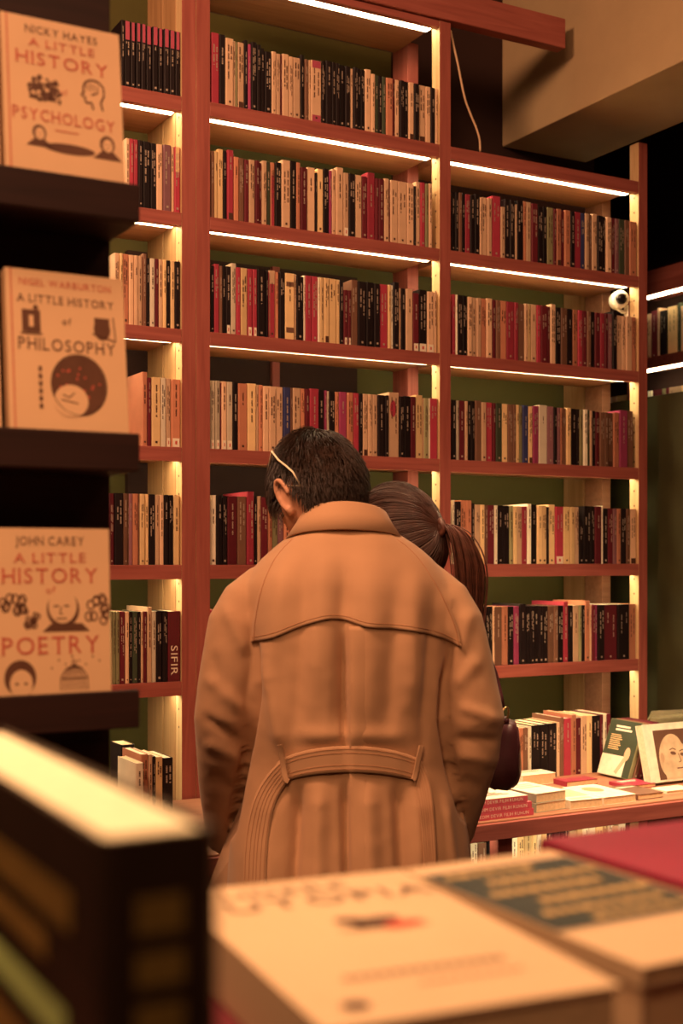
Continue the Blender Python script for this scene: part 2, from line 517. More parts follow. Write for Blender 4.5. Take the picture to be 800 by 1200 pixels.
# ------------------------------------------------------------------ books on the shelves
ROWS = [
 # bay, shelf, px start, px end, spec
 ('middle', 1, 247, 513, 'R55:19 K42:19 C53:18.3 C15:18 T15:17.8 Cf45:18 K25:19 P18:18 K37:18.7 K30:18.3 K25:17.7 K45:17 C30:17.3 C30:17 M10:17 C45:17.3 C30:17 C50:17 K25:18.2 N25:17 C15:17 Cq70:17.2 K30:17.7 K40:17.9 K25:17.8 K30:17.8 K35:17.7 K35:17.6 C20:17.2 K30:17.7 K20:17.7 K30:17.6 C40:18 C25:16.9 G25:16.9 K25:16.9 G25:16.9 O45:16.8 M15:16.8 C30:16.8 K30:16.8 K30:16.8 Cf35:16.8 K35:16.7 Cf45:16.7 C35:16.7 K30:16.7 C15:16.7'),
 ('middle', 2, 246.5, 506, 'N25:18 Y20:18 Y35:18.8 K25:18.6 Rf40:19 O35:17.4 N35:17.4 M30:17.2 C38:17.4 M27:17.4 M15:17 C30:17.6 G25:17.4 Or30:17.6 K40:17.9 C55:18.8 K40:19 O25:18.8 M40:17.6 C53:18 K12:16.8 Y40:18 K37:18.4 P15:18 C25:18.6 C45:19.2 Cw35:18 K42:18 C43:18 M35:18 R50:19.4 M20:18 M35:18 C32:18.4 M8:18 C47:18.2 C58:18.2 C45:18.2 K12:17.6 C28:19 R30:19 T20:18.8 C22:19'),
 ('middle', 3, 246.5, 512, 'K25:18 R35:18.6 N20:18.2 K25:18.4 Kw35:18.4 L35:19.4 R30:18.4 Y45:18.4 Rw35:18.4 Rw30:18.4 K55:18.6 K15:18.4 Rf5:18 Cr45:18.6 O25:18.4 K38:18.5 Yb65:18.4 C15:18.4 K48:17.9 W13:18.4 R42:18.4 R40:18.4 W14:18.3 Y25:18.3 Yf35:18.3 Y50:18.3 Y25:18.3 K25:18.2 Mw28:15.6 Mw22:15.6 N45:18.8 K55:18.6 K50:18.6 K40:18.4 R55:18.5 Y20:18.5 W15:18.5 K38:19.5 C15:18 K32:18 C45:18 Mw42:17 Kw57:18.3 Cw45:18 C20:18'),
 ('middle', 4, 246.5, 512.5, 'Lw32:18.5 Lw32:18.5 M8:18 Cw35:18.4 Lw40:18.4 K35:18.4 O60:18.2 Y60:18.4 C20:18.2 O25:18.2 C40:18 C45:18 C50:18 B45:18 N15:18 C52:18 O30:18 M30:18 R60:18.2 K40:18 P15:18 L15:17.8 K40:17.8 O28:17.8 P50:17.9 O40:17.8 R40:17.8 K25:17.8 Cf35:17.8 C30:17.8 C35:17.8 K45:17.8 K25:17.8 Co70:18.8 K30:17.8 K45:18 M35:18 Y48:18.6 C5:17.8 T30:17.8 W10:17.8 R50:17.9'),
 ('middle', 5, 246.5, 345, 'W48:18.8 K42:18.8 K40:18.6 M75:18.6 N70:18.6 R55:20 K30:18.8 C25:18.8 M55:18.6 O30:18.6 T45:18.5 V45:18.5 O40:18.4 R40:18.4'),
 ('right', 1, 529.3, 745, 'K30:17.8 K25:17.8 N25:17.8 K25:17.8 R40:17.7 K35:17.7 K40:18.3 C15:17.4 C45:17.6 C35:17.6 R70:18.6 C35:15.6 K40:18.3 K40:18.2 C10:17 K50:18.2 O25:18.4 C40:18.4 M50:18.2 K40:17.4 K35:17.6 T50:17.8 M23:17.6 Of37:17.8 M25:17.6 O45:17.8 K35:17.6 R50:17.8 B35:17.8 C30:17.8 N25:17.8 C40:18.2 K40:17.8 K30:17.8 C40:17.8 M30:17.8 V30:17.8 G45:17.8 N35:17.8 O55:17.6'),
 ('right', 2, 529.3, 745, 'R28:18 W15:18 K40:18 K40:18 C35:17.8 C35:17.8 C35:17.8 O40:17.8 C45:18 M30:17.8 N35:17.8 O50:17.8 R60:17.8 R30:17.8 N50:17.6 C25:17.8 Y25:17.8 C45:17.8 R35:17.8 M50:17.9 M25:17.8 C40:18.6 K40:17.8 N50:17.8 K45:17.8 O40:17.8 R35:17.8 M35:17.8 N30:17.8 K35:17.8 M40:17.7 R35:17.7 M25:17.7 V35:17.7 K35:18.8 C40:17.6 C30:17.6 C45:17.6 O35:17.6'),
 ('right', 3, 529.3, 742, 'K35:17.9 L20:17.8 M45:17.9 C20:17.8 K25:17.9 K30:18 N45:18.2 C38:17.8 R50:17.9 M22:17.8 G45:17.8 Y45:17.8 N40:17.8 N25:17.8 Y25:17.8 T25:17.6 B42:17.8 Yf32:17.6 P42:17.8 W65:18.2 V50:18 K25:17.8 V25:17.8 O15:17.8 N32:17.8 Y35:18 K45:17.8 K20:17.8 T27:17.8 W32:17.8 G20:17.8 C18:17.6 K24:17.6 M30:17.4 N34:17.4 N30:17.4 Nf40:17.4 O42:17.6 P60:18.4 N48:18.4'),
 ('right', 4, 530, 745, 'W20:19.2 K45:18.8 O45:19.2 O42:19.2 K25:18.4 C40:18 Y35:18 N25:17.9 M50:17.9 W26:17.9 K43:17.9 K50:17.9 T33:17.9 Y27:17.8 C40:17.8 R38:17.8 W32:18.6 K45:18.4 Y38:18.2 Y38:18.2 K14:17.8 Y52:18.6 Rw63:18 Y50:18 Y36:18 C36:18 K32:13.4 K32:18.4 K30:18.4 K30:18.4 M50:18.4 W10:18.6 K37:17.8 M40:17.8 V30:17.8 O30:17.8 K42:17.8 N32:17.8 Cf48:17.8'),
 ('right', 5, 568, 745, 'K38:18 K35:18 C15:18 N73:17.9 O58:17.9 K53:17.9 P48:17.9 K60:18.6 K44:17.9 K38:17.9 K43:17.9 K40:17.8 K48:17.8 N50:17.8 N42:17.8 K55:17.8 R44:19 K45:17.8 C52:17.8 T28:17.8 K27:17.8 O46:19.2 C22:17.8 M27:17.8 P27:17.8 K60:17.8 M125:17.8 K108:17.8 O66:17.8'),
 ('left', 1, 141.5, 211.3, 'K35:17.2 Kp65:17.3 Kp50:17.3 Kp50:17.3 Kp52:17.3 Kp58:17.2 Kp60:17.2 Kp50:17.2 Kp58:17.2 Kp58:17.2 Kp52:17.2'),
 ('left', 2, 147, 211.3, 'C40:17.6 R40:17.6 R40:17.6 K50:17.6 K75:17.6 K60:17.5 C60:17.5 V75:17.5 C35:17.5 Ry58:17.5'),
 ('left', 3, 134, 211.3, 'C55:18.4 Y25:18.4 O65:18.4 C50:18.3 C40:18.3 C40:18.3 N40:19 K35:18 W48:18 M35:18 C40:18 Y35:18 K45:18 Y40:18 K55:18'),
 ('left', 4, 166, 211.3, 'O55:19.4 M40:18 Y90:18.2 W55:18.2 Cw50:18.2 Ow90:18'),
 ('left', 5, 128, 210.8, 'M50:18.6 K83:18.7 N40:18.6 N12:18.6 V35:18.6 O52:18.6 N13:18.6 Y50:18.6 Y40:18.6 K62:18.6 C40:18.5 C38:18.5 K45:18.5 K48:18.5 Y58:18.5'),
 ('left', 6, 129, 211.3, 'T25:18.8 T30:18.8 T35:18.8 M57:18.8 C38:18.7 K35:18.7 G50:18.7 K30:18.7 C25:18.7 M35:18.7 C45:19.8 L42:18.6 K60:18.7 K50:18.7 Md125:18.6'),
]
ORD = ['', 'first', 'second', 'third', 'fourth', 'fifth', 'sixth', 'seventh', 'eighth', 'ninth', 'tenth', 'eleventh', 'twelfth', 'thirteenth', 'fourteenth', 'fifteenth',
       'sixteenth', 'seventeenth', 'eighteenth', 'nineteenth', 'twentieth']
TENS = {2: 'twenty', 3: 'thirty', 4: 'forty', 5: 'fifty'}
def ordinal(n):
    if n <= 20:
        return ORD[n]
    t, u = divmod(n, 10)
    return {3: 'thirtieth', 4: 'fortieth', 5: 'fiftieth'}[t] if u == 0 else TENS[t] + '-' + ORD[u]
FEATN = {'p': 'with pink top', 'q': 'with pink ends', 'y': 'with yellow top', 'r': 'with tan top', 'w': 'with white foot', 'f': 'with black foot', 'b': 'with brown bands',
         'o': 'with red disc', 'd': 'with black dots'}
SHN = {1: 'top', 2: 'second', 3: 'third', 4: 'fourth', 5: 'fifth', 6: 'sixth'}
books = []
for bay, row, x0, x1, spec in ROWS:
    toks = spec.split()
    parsed = []
    for t in toks:
        head, hh = t.split(':')
        i = 0
        while not head[i].isdigit():
            i += 1
        parsed.append((head[0], head[1:i], float(head[i:]), float(hh)))
    tot = sum(p[2] for p in parsed)
    x = x0
    for i, (c, ft, w, hh) in enumerate(parsed):
        xe = x + w / tot * (x1 - x0)
        sa, sb = s_at(x, 0.008), s_at(xe, 0.008)
        books.append(dict(bay=bay, row=row, i=i + 1, n=len(parsed), col=c, feat=ft, s=(sa + sb) / 2, w=sb - sa, h=hh / 100.0, area=(xe - x) * hh * 4,
                          prev=parsed[i - 1][0] if i else None, nxt=parsed[i + 1][0] if i + 1 < len(parsed) else None))
        x = xe
rng = random.Random(11)
# rows hidden behind the couple
hidden = []
for (row, sa, sb) in ((5, s_at(347, 0.008), 0.735), (6, 0.004, 0.735)):
    x = sa
    while x < sb - 0.027:
        w = rng.uniform(0.012, 0.026)
        hidden.append(dict(bay='middle', row=row, col=rng.choice('KKMNCYROK'), feat='', s=x + w / 2, w=w, h=rng.uniform(0.176, 0.19)))
        x += w
x = 0.78
while x < s_at(567, 0.008) - 0.022:
    w = rng.uniform(0.012, 0.02)
    hidden.append(dict(bay='right', row=5, col=rng.choice('KMNC'), feat='', s=x + w / 2, w=w, h=0.178)); x += w
N_IND = 240
rank = sorted(books, key=lambda b: -b['area'])
chosen = set(id(b) for b in rank[:N_IND])
mass_c = MB()
for b in books + hidden:
    r2 = random.Random(int(b['s'] * 100000) + b['row'] * 77)
    D = r2.uniform(0.125, 0.150) if b['h'] < 0.19 else 0.165
    z = ZL[b['row'] + (1 if b['bay'] == 'right' else 0)][1] + 0.0006
    d = r2.uniform(0.004, 0.010)
    w = max(0.0012, b['w'] - 0.0006)
    if id(b) in chosen:
        side = {'left': 'left bay', 'middle': 'middle bay', 'right': 'right bay'}[b['bay']]
        ft = FEATN.get(b['feat'][:1], '')
        text = None
        if 'd' in b['feat']:
            text = ('SIFIR', 0.30, 0.62, 0.42)
        nb = b['prev'] or b['nxt']
        lab = f"{BNAME[b['col']]} paperback {ft} beside {BNAME[nb]}, {ordinal(b['i'])} from left in {side}'s {SHN[b['row']]} book row"
        if text:
            lab = "maroon dotted book with SIFIR in white down the spine, in left bay's sixth book row"
        lab = ' '.join(lab.replace(' ,', ',').split())
        root = thing('paperback_book', lab, 'book', W(b['s'], d, z), TH, f"books in the {SHN[b['row']]} row of the {side}")
        mc, mp = MB(), MB()
        book_mesh(mc, mp, w, b['h'], D, b['col'], b['feat'], r2, None, text)
        mc.build('cover', root)
        mp.build('pages', root)
    else:
        T = Matrix.Translation(W(b['s'], d, z)) @ Matrix.Rotation(TH, 4, 'Z')
        book_mesh(mass_c, mass_c, w, b['h'], D, b['col'], b['feat'], r2, T)
so = mass_c.build('thin_shelf_books')
so['kind'] = 'stuff'
tag(so, 'thinnest and most hidden paperbacks squeezed between the others along the shelves', 'books')

#@@PART2@@
# ------------------------------------------------------------------ counter under the bookcases and what lies on it
tb = thing('counter_table', 'long pine display counter along the foot of the bookcases, crowded with flat books', 'table', W(0, 0), TH)
mb = MB(); mb.box(-0.90, 1.610, -0.632, -0.004, TABZ - 0.030, TABZ, PINE_B); mb.build('table_top', tb, None, None, 0.002)
mb = MB(); mb.box(-0.90, 1.610, -0.647, -0.6325, TABZ - 0.044, TABZ - 0.004, WOOD_X); mb.build('fascia', tb, None, None, 0.0015)
sl = s_at(589, -0.62)
for s0 in (-0.89, sl - 0.02, 1.565):
    mb = MB(); mb.box(s0, s0 + 0.042, -0.630, -0.592, 0.0, TABZ - 0.0305, WOOD_Z); mb.build('leg', tb, None, None, 0.0015)
mb = MB(); mb.box(-0.88, 1.60, -0.50, -0.01, 0.425, 0.45, WOOD_X); lsh = mb.build('lower_shelf', tb, None, None, 0.0015)
mb = MB(); mb.box(0.45, 1.55, -0.59, -0.54, TABZ - 0.037, TABZ - 0.0305, LED); mb.build('led_strip', tb)

def upright(name, label, s, d, z, w, h, D, col, feat, seed, group, lean=0.0, rz=TH):
    root = thing(name, label, 'book', W(s, d, z), rz, group)
    root.rotation_euler = (0, lean, rz)
    r2 = random.Random(seed)
    mc, mp = MB(), MB()
    book_mesh(mc, mp, w, h, D, col, feat, r2)
    mc.build('cover', root); mp.build('pages', root)
    return root

def row_px(spec, d, z, name, group, labf, rng_seed, D=0.135, lean=0.0):
    for i, (pa, pb, c, ft, h) in enumerate(spec):
        sa, sb = s_at(pa, d), s_at(pb, d)
        upright(name, labf(i, c, ft), (sa + sb) / 2, d, z + 0.0006, sb - sa - 0.0006, h, D, c, ft, rng_seed + i, group, lean)

TS = [(604.5, 608, 'Y', '', .152), (608, 613.5, 'O', '', .150), (613.5, 619, 'N', '', .150), (619, 623, 'W', '', .152), (623, 632.5, 'K', '', .155), (632.5, 642, 'K', '', .156),
      (642, 652.6, 'K', '', .157), (652.6, 656, 'C', '', .158), (656, 661, 'N', '', .172), (661, 669.5, 'R', '', .168), (669.5, 675.5, 'O', '', .178), (675.5, 681, 'M', '', .167),
      (681, 688, 'C', '', .172), (688, 694, 'Y', '', .172), (694, 703.5, 'K', '', .170), (703.5, 707, 'M', '', .172), (707, 711, 'W', '', .172), (711, 716, 'M', '', .172)]
row_px(TS, -0.20, TABZ, 'standing_book', 'books standing on the counter',
       lambda i, c, ft: f"{BNAME[c]} book standing upright on the counter under right bay, {ordinal(i + 1)} from the handbag", 400)
TL = [(165, 174, 'O', '', .165), (174, 179, 'C', '', .163), (179, 182.5, 'K', '', .158), (182.5, 191, 'Y', '', .156), (191.5, 203, 'K', '', .152)]
row_px(TL, -0.24, TABZ, 'standing_book', 'books standing on the counter below the left bay',
       lambda i, c, ft: f"{BNAME[c]} book standing on the counter beside the yellow-lit thick book, {ordinal(i + 1)} of five", 450)
upright('standing_book', 'cream book standing at the row end, just above the blurred thick book', s_at(165, -.24) - 0.014, -0.27, TABZ + 0.0006, 0.02, 0.15, 0.13, 'W', '', 470, 'books standing on the counter below the left bay')
upright('standing_book', 'black book standing behind the cream one under the lowest rack ledge', s_at(155, -.10) - 0.01, -0.098, TABZ + 0.0006, 0.035, 0.17, 0.088, 'K', 'w', 471, 'books standing on the counter below the left bay')

def side_T():
    # decal plane on a book's left face (x = -w/2): decal x runs from fore-edge to spine
    return Matrix(((0, 1, 0, 0), (-1, 0, 0, 0), (0, 0, 1, 0), (0, 0, 0, 1)))
# four books leaning to the side, the first shows its cover
bx = s_at(735, -0.37)
for i, (w, c) in enumerate(((0.016, 'T'), (0.015, 'N'), (0.016, 'M'), (0.014, 'M'))):
    lab = ['dark olive book with pale photo on its cover, leaning on the counter', 'brown book leaning behind the olive photo cover', 'maroon book leaning third behind the olive cover', 'maroon book leaning last, touching the portrait book'][i]
    r = thing('leaning_book', lab, 'book', W(bx + 0.009 + i * 0.0185, -0.37, TABZ + 0.0045), TH, 'leaning books on the counter')
    r.rotation_euler = (0, math.radians(20), TH)
    mc, mp = MB(), MB()
    book_mesh(mc, mp, w, 0.168, 0.135, c, '', random.Random(500 + i))
    if i == 0:
        T = Matrix.Translation((-w / 2, 0, 0)) @ side_T()
        flat_rect(mc, -0.134, -0.001, 0.001, 0.167, BM[('G', 1)], T, 0.0003)
        flat_rect(mc, -0.134, -0.03, 0.001, 0.062, LABEL, T, 0.0006)
        flat_ellipse(mc, -0.03, 0.07, 0.012, 0.02, BM[('C', 1)], T, 0.0009)
        flat_line(mc, [(-0.035, 0.055), (-0.06, 0.01)], 0.014, BM[('C', 1)], T, 0.0009)
        for k in range(2):
            flat_rect(mc, -0.105, -0.045 + 0.01 * k, 0.145 - 0.010 * k, 0.151 - 0.010 * k, LABEL, T, 0.0006)
        for k in range(8):
            flat_rect(mc, -0.118, -0.075 + 0.004 * (k % 3), 0.120 - 0.006 * k, 0.1235 - 0.006 * k, BM[('Y', 0)], T, 0.0006)
    mc.build('cover', r); mp.build('pages', r)

# portrait book and the book in a clear plastic sleeve
SKINTONE = plain('portrait_tone', (0.62, 0.46, 0.30), 0.5, 0.2, 30)
r = thing('portrait_book', 'large white-edged book with pale bald head on its cover, leaning by the green panel', 'book', W(s_at(763, -0.46), -0.46, TABZ + 0.009), TH)
r.rotation_euler = (math.radians(-14), 0, TH)
mc, mp = MB(), MB()
mc.box(0, 0.20, 0, 0.002, 0, 0.165, LABEL); mc.box(0, 0.20, 0.026, 0.028, 0, 0.165, LABEL); mc.box(0.198, 0.20, 0.002, 0.026, 0, 0.165, LABEL)
flat_rect(mc, 0.035, 0.195, 0.006, 0.146, BM[('N', 0)], None, 0.0004)
flat_ellipse(mc, 0.092, 0.070, 0.047, 0.064, SKINTONE, None, 0.0008, 32, -0.25)
flat_ellipse(mc, 0.118, 0.058, 0.042, 0.050, SKINTONE, None, 0.0010, 32, -0.2)
flat_rect(mc, 0.060, 0.130, 0.006, 0.030, SKINTONE, None, 0.0009)
for (ex, ez) in ((0.098, 0.078), (0.134, 0.072)):
    flat_ellipse(mc, ex, ez, 0.011, 0.005, BM[('N', 1)], None, 0.0013, 16, -0.2)
    flat_line(mc, [(ex - 0.012, ez + 0.010), (ex, ez + 0.014), (ex + 0.012, ez + 0.009)], 0.003, BM[('N', 1)], None, 0.0013)
flat_line(mc, [(0.117, 0.076), (0.124, 0.054), (0.114, 0.051)], 0.0025, BM[('N', 1)], None, 0.0013)
flat_line(mc, [(0.104, 0.035), (0.118, 0.0345), (0.132, 0.035)], 0.003, BM[('M', 1)], None, 0.0013)
flat_ellipse(mc, 0.056, 0.068, 0.007, 0.014, BM[('C', 0)], None, 0.0012, 16)
mp.box(0.001, 0.197, 0.003, 0.025, 0.002, 0.163, PAPER)
mc.build('cover', r); mp.build('pages', r)
CLEAR, nt_, b_ = new_mat('clear_plastic')
b_.inputs['Base Color'].default_value = (0.9, 0.85, 0.6, 1)
b_.inputs['Roughness'].default_value = 0.12
b_.inputs['Transmission Weight'].default_value = 0.85
b_.inputs['IOR'].default_value = 1.2
n_ = nt_.nodes.new('ShaderNodeTexNoise'); n_.inputs['Scale'].default_value = 18
bp_ = nt_.nodes.new('ShaderNodeBump'); bp_.inputs['Strength'].default_value = 0.6; bp_.inputs['Distance'].default_value = 0.01
nt_.links.new(n_.outputs['Fac'], bp_.inputs['Height']); nt_.links.new(bp_.outputs['Normal'], b_.inputs['Normal'])
r = thing('sleeved_book', 'olive book wrapped in clear crinkled plastic behind the portrait book', 'book', W(s_at(768, -0.34), -0.345, TABZ + 0.002), TH)
mc = MB(); mc.box(0.004, 0.21, 0.004, 0.030, 0.004, 0.168, BM[('T', 1)]); mc.build('cover', r)
mc = MB()
N = 14
ring = lambda z, e: [(-0.002 - e, -0.002 - e, z), (0.215 + e, -0.002 - e, z), (0.215 + e, 0.036 + e, z), (-0.002 - e, 0.036 + e, z)]
mc.loft([ring(0.0005, 0), ring(0.05, 0.001), ring(0.11, 0.0), ring(0.165, 0.001), [(-0.002, 0.012, 0.190), (0.215, 0.010, 0.186), (0.215, 0.02, 0.186), (-0.002, 0.02, 0.190)]], CLEAR, True, False)
mc.build('plastic_sleeve', r)

# flat books
def flat_book(name, label, pa, pb, y, depth, th, cov, side, z0=TABZ, group=None, rz=0.0, decal=None, spine=None, back=None):
    Y = (CAMZ - z0) * F / (y - HZ)
    p = P(pa, y, Y)
    sa, d = sd_of(p)
    sb = s_at(pb, d)
    wd = sb - sa
    root = thing(name, label, 'book', W(sa, d, z0 + 0.0006), TH + rz, group)
    mc, mp = MB(), MB()
    t = 0.0012
    mc.box(0, wd, 0, depth, th - t, th, cov)
    mc.box(0, wd, 0, depth, 0, t, back or cov)
    if spine is None:
        mc.box(0, t, 0, depth, t, th - t, back or cov)
        mp.box(t, wd - 0.0008, 0.0008, depth - 0.0008, t, th - t, side)
    else:
        mc.box(0, wd, 0, t, t, th - t, spine)
        mp.box(0.0008, wd - 0.0008, t, depth - 0.0008, t, th - t, side)
    if decal:
        T = Matrix.Translation((0, 0, th)) @ Matrix.Rotation(-math.pi / 2, 4, 'X')
        decal(mc, T, wd, depth)
    mc.build('cover', root); mp.build('pages', root)
    return root, wd, depth, d, sa

def cover_lines(ink, n=4, x0=0.15, x1=0.85):
    def f(mc, T, w, D):
        for k in range(n):
            flat_rect(mc, w * x0, w * (x1 - 0.1 * (k % 2)), D * (0.75 - 0.13 * k), D * (0.82 - 0.13 * k), ink, T, 0.0005)
    return f
def cover_photo(c1, c2, c3):
    def f(mc, T, w, D):
        flat_rect(mc, w * 0.08, w * 0.92, D * 0.3, D * 0.92, c1, T, 0.0004)
        flat_ellipse(mc, w * 0.45, D * 0.6, w * 0.25, D * 0.2, c2, T, 0.0008)
        flat_rect(mc, w * 0.1, w * 0.8, D * 0.08, D * 0.2, c3, T, 0.0006)
    return f
PINKC = plain('pink_cover', (0.62, 0.09, 0.13), 0.4)
for k in range(3):
    def spt(mc, T, w, D):
        S = Matrix.Translation((0, 0, -0.0155))
        T2 = T @ Matrix.Rotation(math.pi / 2, 4, 'X')
        text2d(mc, 'EDIM DEVIR FILIH RUHUN', w * 0.60, -0.0080, 0.0078, w * 0.66, LABEL, T2, 0.0006, serif=False)
        flat_rect(mc, 0.002, w * 0.22, -0.012, -0.004, BM[('P', 1)], T2, 0.0005)
        if k == 2:
            for q in range(5):
                flat_rect(mc, w * (0.3 + 0.02 * q), w * (0.85 - 0.05 * q), D * (0.25 + 0.1 * q), D * (0.30 + 0.1 * q), INK_D if q % 2 else INK_R, T, 0.0005)
    flat_book('stacked_book', ['pink-spined book at the bottom of the counter stack beside the coat sleeve', 'pink-spined book in the middle of the counter stack of three', 'white-covered pink-spined book on top of the counter stack of three'][k],
              538 - k, 625 - 2 * k - (3 if k == 2 else 0), 965.5 - 8.3 * k, 0.135, 0.0165, [PINKC, PINKC, LABEL][k], PAPER, TABZ + 0.0172 * k, 'pink stack of three', 0, spt, PINKC, PINKC)
GREYB = plain('grey_green_spine', (0.36, 0.36, 0.28), 0.5)
for k in range(2):
    flat_book('stacked_book', ['thick cream book under the white-topped one on the counter', 'thick white-topped book stacked next to the pink books'][k], 628, 666, 953 - 11.3 * k, 0.15, 0.0235, LABEL, PAPER2, TABZ + 0.0242 * k, 'cream stack of two', 0.10,
              cover_lines(BM[('L', 1)], 3) if k else None, None, GREYB)
flat_book('stacked_book', 'white book lying flat by the handbag in front of the black spines', 612, 651, 922, 0.07, 0.03, LABEL, PAPER2, TABZ, None, 0.0, cover_lines(BM[('T', 1)], 2))
flat_book('stacked_book', 'magazine-like book with grey photo cover in the middle of the counter', 668, 704, 949, 0.15, 0.022, LABEL, PAPER2, TABZ, None, -0.06, cover_photo(BM[('L', 1)], BM[('C', 1)], BM[('L', 2)]))
flat_book('stacked_book', 'cream book with small emblem lying between photo and brown covers', 707, 745, 944, 0.17, 0.020, LABEL, PAPER2, TABZ, None, 0.0, cover_photo(LABEL, BM[('T', 2)], LABEL))
flat_book('stacked_book', 'thin brown book lying near the portrait book', 747, 777, 938, 0.13, 0.014, BM[('N', 1)], PAPER2, TABZ, None, 0.0, cover_lines(LABEL, 1))
flat_book('stacked_book', 'red-covered book lying flat before the standing row', 664, 700, 922.5, 0.06, 0.014, BM[('R', 0)], PAPER2, TABZ, None, 0.0, cover_lines(BM[('O', 1)], 1))
flat_book('stacked_book', 'red and white book lying flat below the leaning olive book', 737, 768, 925.5, 0.085, 0.010, BM[('R', 1)], PAPER2, TABZ, None, 0.0, cover_lines(LABEL, 2))
flat_book('stacked_book', 'pale book lying under the portrait book at the counter edge', 781, 812, 931, 0.06, 0.008, LABEL, PAPER2, TABZ)
# books on the lit shelf under the counter
x = s_at(556, -0.38)
r3 = random.Random(5)
i = 0
while x < s_at(735, -0.38):
    w = r3.uniform(0.016, 0.03)
    if abs(x + w / 2 - sl) > 0.0:
        c = r3.choice('WWYKCWCYN')
        i += 1
        upright('lower_shelf_book', f"{BNAME[c]} book on the glowing shelf under the counter, {ordinal(i)} from the coat", x + w / 2, -0.36, 0.4506, w - 0.001, r3.uniform(0.185, 0.215), 0.14, c, '', 600 + i, 'books on the shelf under the counter')
    x += w

# ------------------------------------------------------------------ corner unit, green panel, small fittings
GREENP = plain('green_partition_paint', (0.036, 0.034, 0.011), 0.75, 0.35, 5.0, 0.1, 60)
gp = MB(); gp.box(1.625, 1.655, -0.62, 0.395, 0.0, 1.945, GREENP)
g = gp.build('partition_panel', None, W(0, 0), TH, 0.002); g['kind'] = 'structure'
cb = thing('bookcase', 'smaller lit bookcase in the far corner above the green partition', 'bookcase', W(0, 0), TH)
for (zb, zt) in ((2.475, 2.575), (2.175, 2.222), (1.86, 1.90)):
    dE = 0.90 if zb > 2 else 1.25
    mb = MB(); mb.box(2.266, 2.294, 0.0, dE, zb, zt, wood('pine_side', (0.26, 0.068, 0.054), (0.36, 0.105, 0.082), 1) if zb > 2.4 else WOOD_X); mb.box(2.294, 2.415, 0.0, dE, zb + 0.012, min(zt, zb + 0.04), WOOD_X)
    o = mb.build('shelf', cb)
    ml = MB(); ml.box(2.268, 2.292, 0.01, 0.89, zb - 0.007, zb - 0.0005, LED); ml.build('led_strip', o)
for d0 in (0.90, -0.04):
    mb = MB(); mb.box(2.290, 2.33, d0, d0 + 0.04, 0.0, 2.62, WOOD_Z); mb.build('post', cb)
mb = MB(); mb.box(2.38, 2.415, 0.60, 0.70, 0.0, 2.575, WOOD_Z); mb.build('back_post', cb)
def d_on(s, px):
    u = (px - 400.0) / F
    return (u * (Y0 + s * SN) - X0 - s * CS) / (-SN - u * CS)
CR = [(757.5, 762, 'C'), (762.5, 769.5, 'M'), (769.5, 772, 'C'), (772.5, 780.5, 'K'), (781.5, 792.5, 'Y'), (793, 796.5, 'G'), (797, 803, 'C'), (804, 809, 'N')]
for k, (pa, pb, c) in enumerate(CR):
    da, db = d_on(2.293, pa), d_on(2.293, pb)
    r = thing('corner_book', f"{BNAME[c]} book on the far corner shelf above the green partition, {ordinal(k + 1)} from the bookcase post", 'book', W(2.294, (da + db) / 2, 2.2226), TH - math.pi / 2, 'books on the far corner shelf')
    mc, mp = MB(), MB(); book_mesh(mc, mp, abs(da - db) - 0.001, 0.185 + 0.008 * (k % 3), 0.085, c, '', random.Random(700 + k)); mc.build('cover', r); mp.build('pages', r)
CR2 = [(702, 710.5, 'W'), (711, 716, 'W'), (716.5, 722, 'C'), (722.5, 734, 'Y'), (758, 763, 'W'), (764, 774, 'M'), (775, 779, 'T'), (779, 783, 'M'), (783, 797, 'C'), (797.5, 806, 'Y')]
for k, (pa, pb, c) in enumerate(CR2):
    da, db = d_on(2.293, pa), d_on(2.293, pb)
    r = thing('corner_book', f"{BNAME[c]} book peeking over the green partition's top edge, {ordinal(k + 1)} from the bookcase back", 'book', W(2.294, (da + db) / 2, 1.9006), TH - math.pi / 2, 'books peeking over the partition')
    mc, mp = MB(), MB(); book_mesh(mc, mp, abs(da - db) - 0.001, 0.19, 0.085, c, '', random.Random(720 + k)); mc.build('cover', r); mp.build('pages', r)

WHITEP = plain('white_plastic', (0.80, 0.74, 0.62), 0.35)
BLACKG = plain('black_gloss', (0.01, 0.008, 0.008), 0.12, spec=0.6)
sc = thing('security_camera', 'small white round security camera with black lens by the right bookcase post', 'camera', W(1.478, 0.06, 2.252), 0.12)
mb = MB(); mb.tube([(0, -0.022, 0), (0, -0.018, 0), (0, 0.02, 0), (0, 0.026, 0)], [0.024, 0.029, 0.029, 0.022], WHITEP, 24); mb.build('housing', sc)
mb = MB(); mb.tube([(0, -0.0225, 0), (0, -0.030, 0), (0, -0.033, 0)], [0.019, 0.018, 0.010], BLACKG, 24); mb.build('lens', sc)
mb = MB(); mb.tube([(0.0, 0.01, -0.026), (0.016, 0.012, -0.036), (0.0305, 0.012, -0.036)], 0.006, WHITEP, 10); mb.box(0.0285, 0.0315, -0.006, 0.03, -0.056, -0.016, WHITEP); mb.build('bracket', sc)
mb = MB()
cp = [(527.8, 36), (531, 52), (537, 78), (541, 100), (545, 118), (552, 136), (558, 150), (562, 163), (562.5, 177.5)]
pts = []
for (x_, y_) in cp:
    s_ = s_at(x_, 0.012)
    w_ = W(s_, 0.012); pts.append(P(x_, y_, w_.y))
cc = []
for i in range(len(pts) - 1):
    for k in range(5):
        cc.append(pts[i].lerp(pts[i + 1], k / 5))
cc.append(pts[-1])
for _ in range(3):
    cc = [cc[0]] + [(cc[i - 1] + cc[i] * 2 + cc[i + 1]) / 4 for i in range(1, len(cc) - 1)] + [cc[-1]]
mb.tube(cc, 0.0032, plain('pale_cable', (0.62, 0.42, 0.26), 0.5), 8)
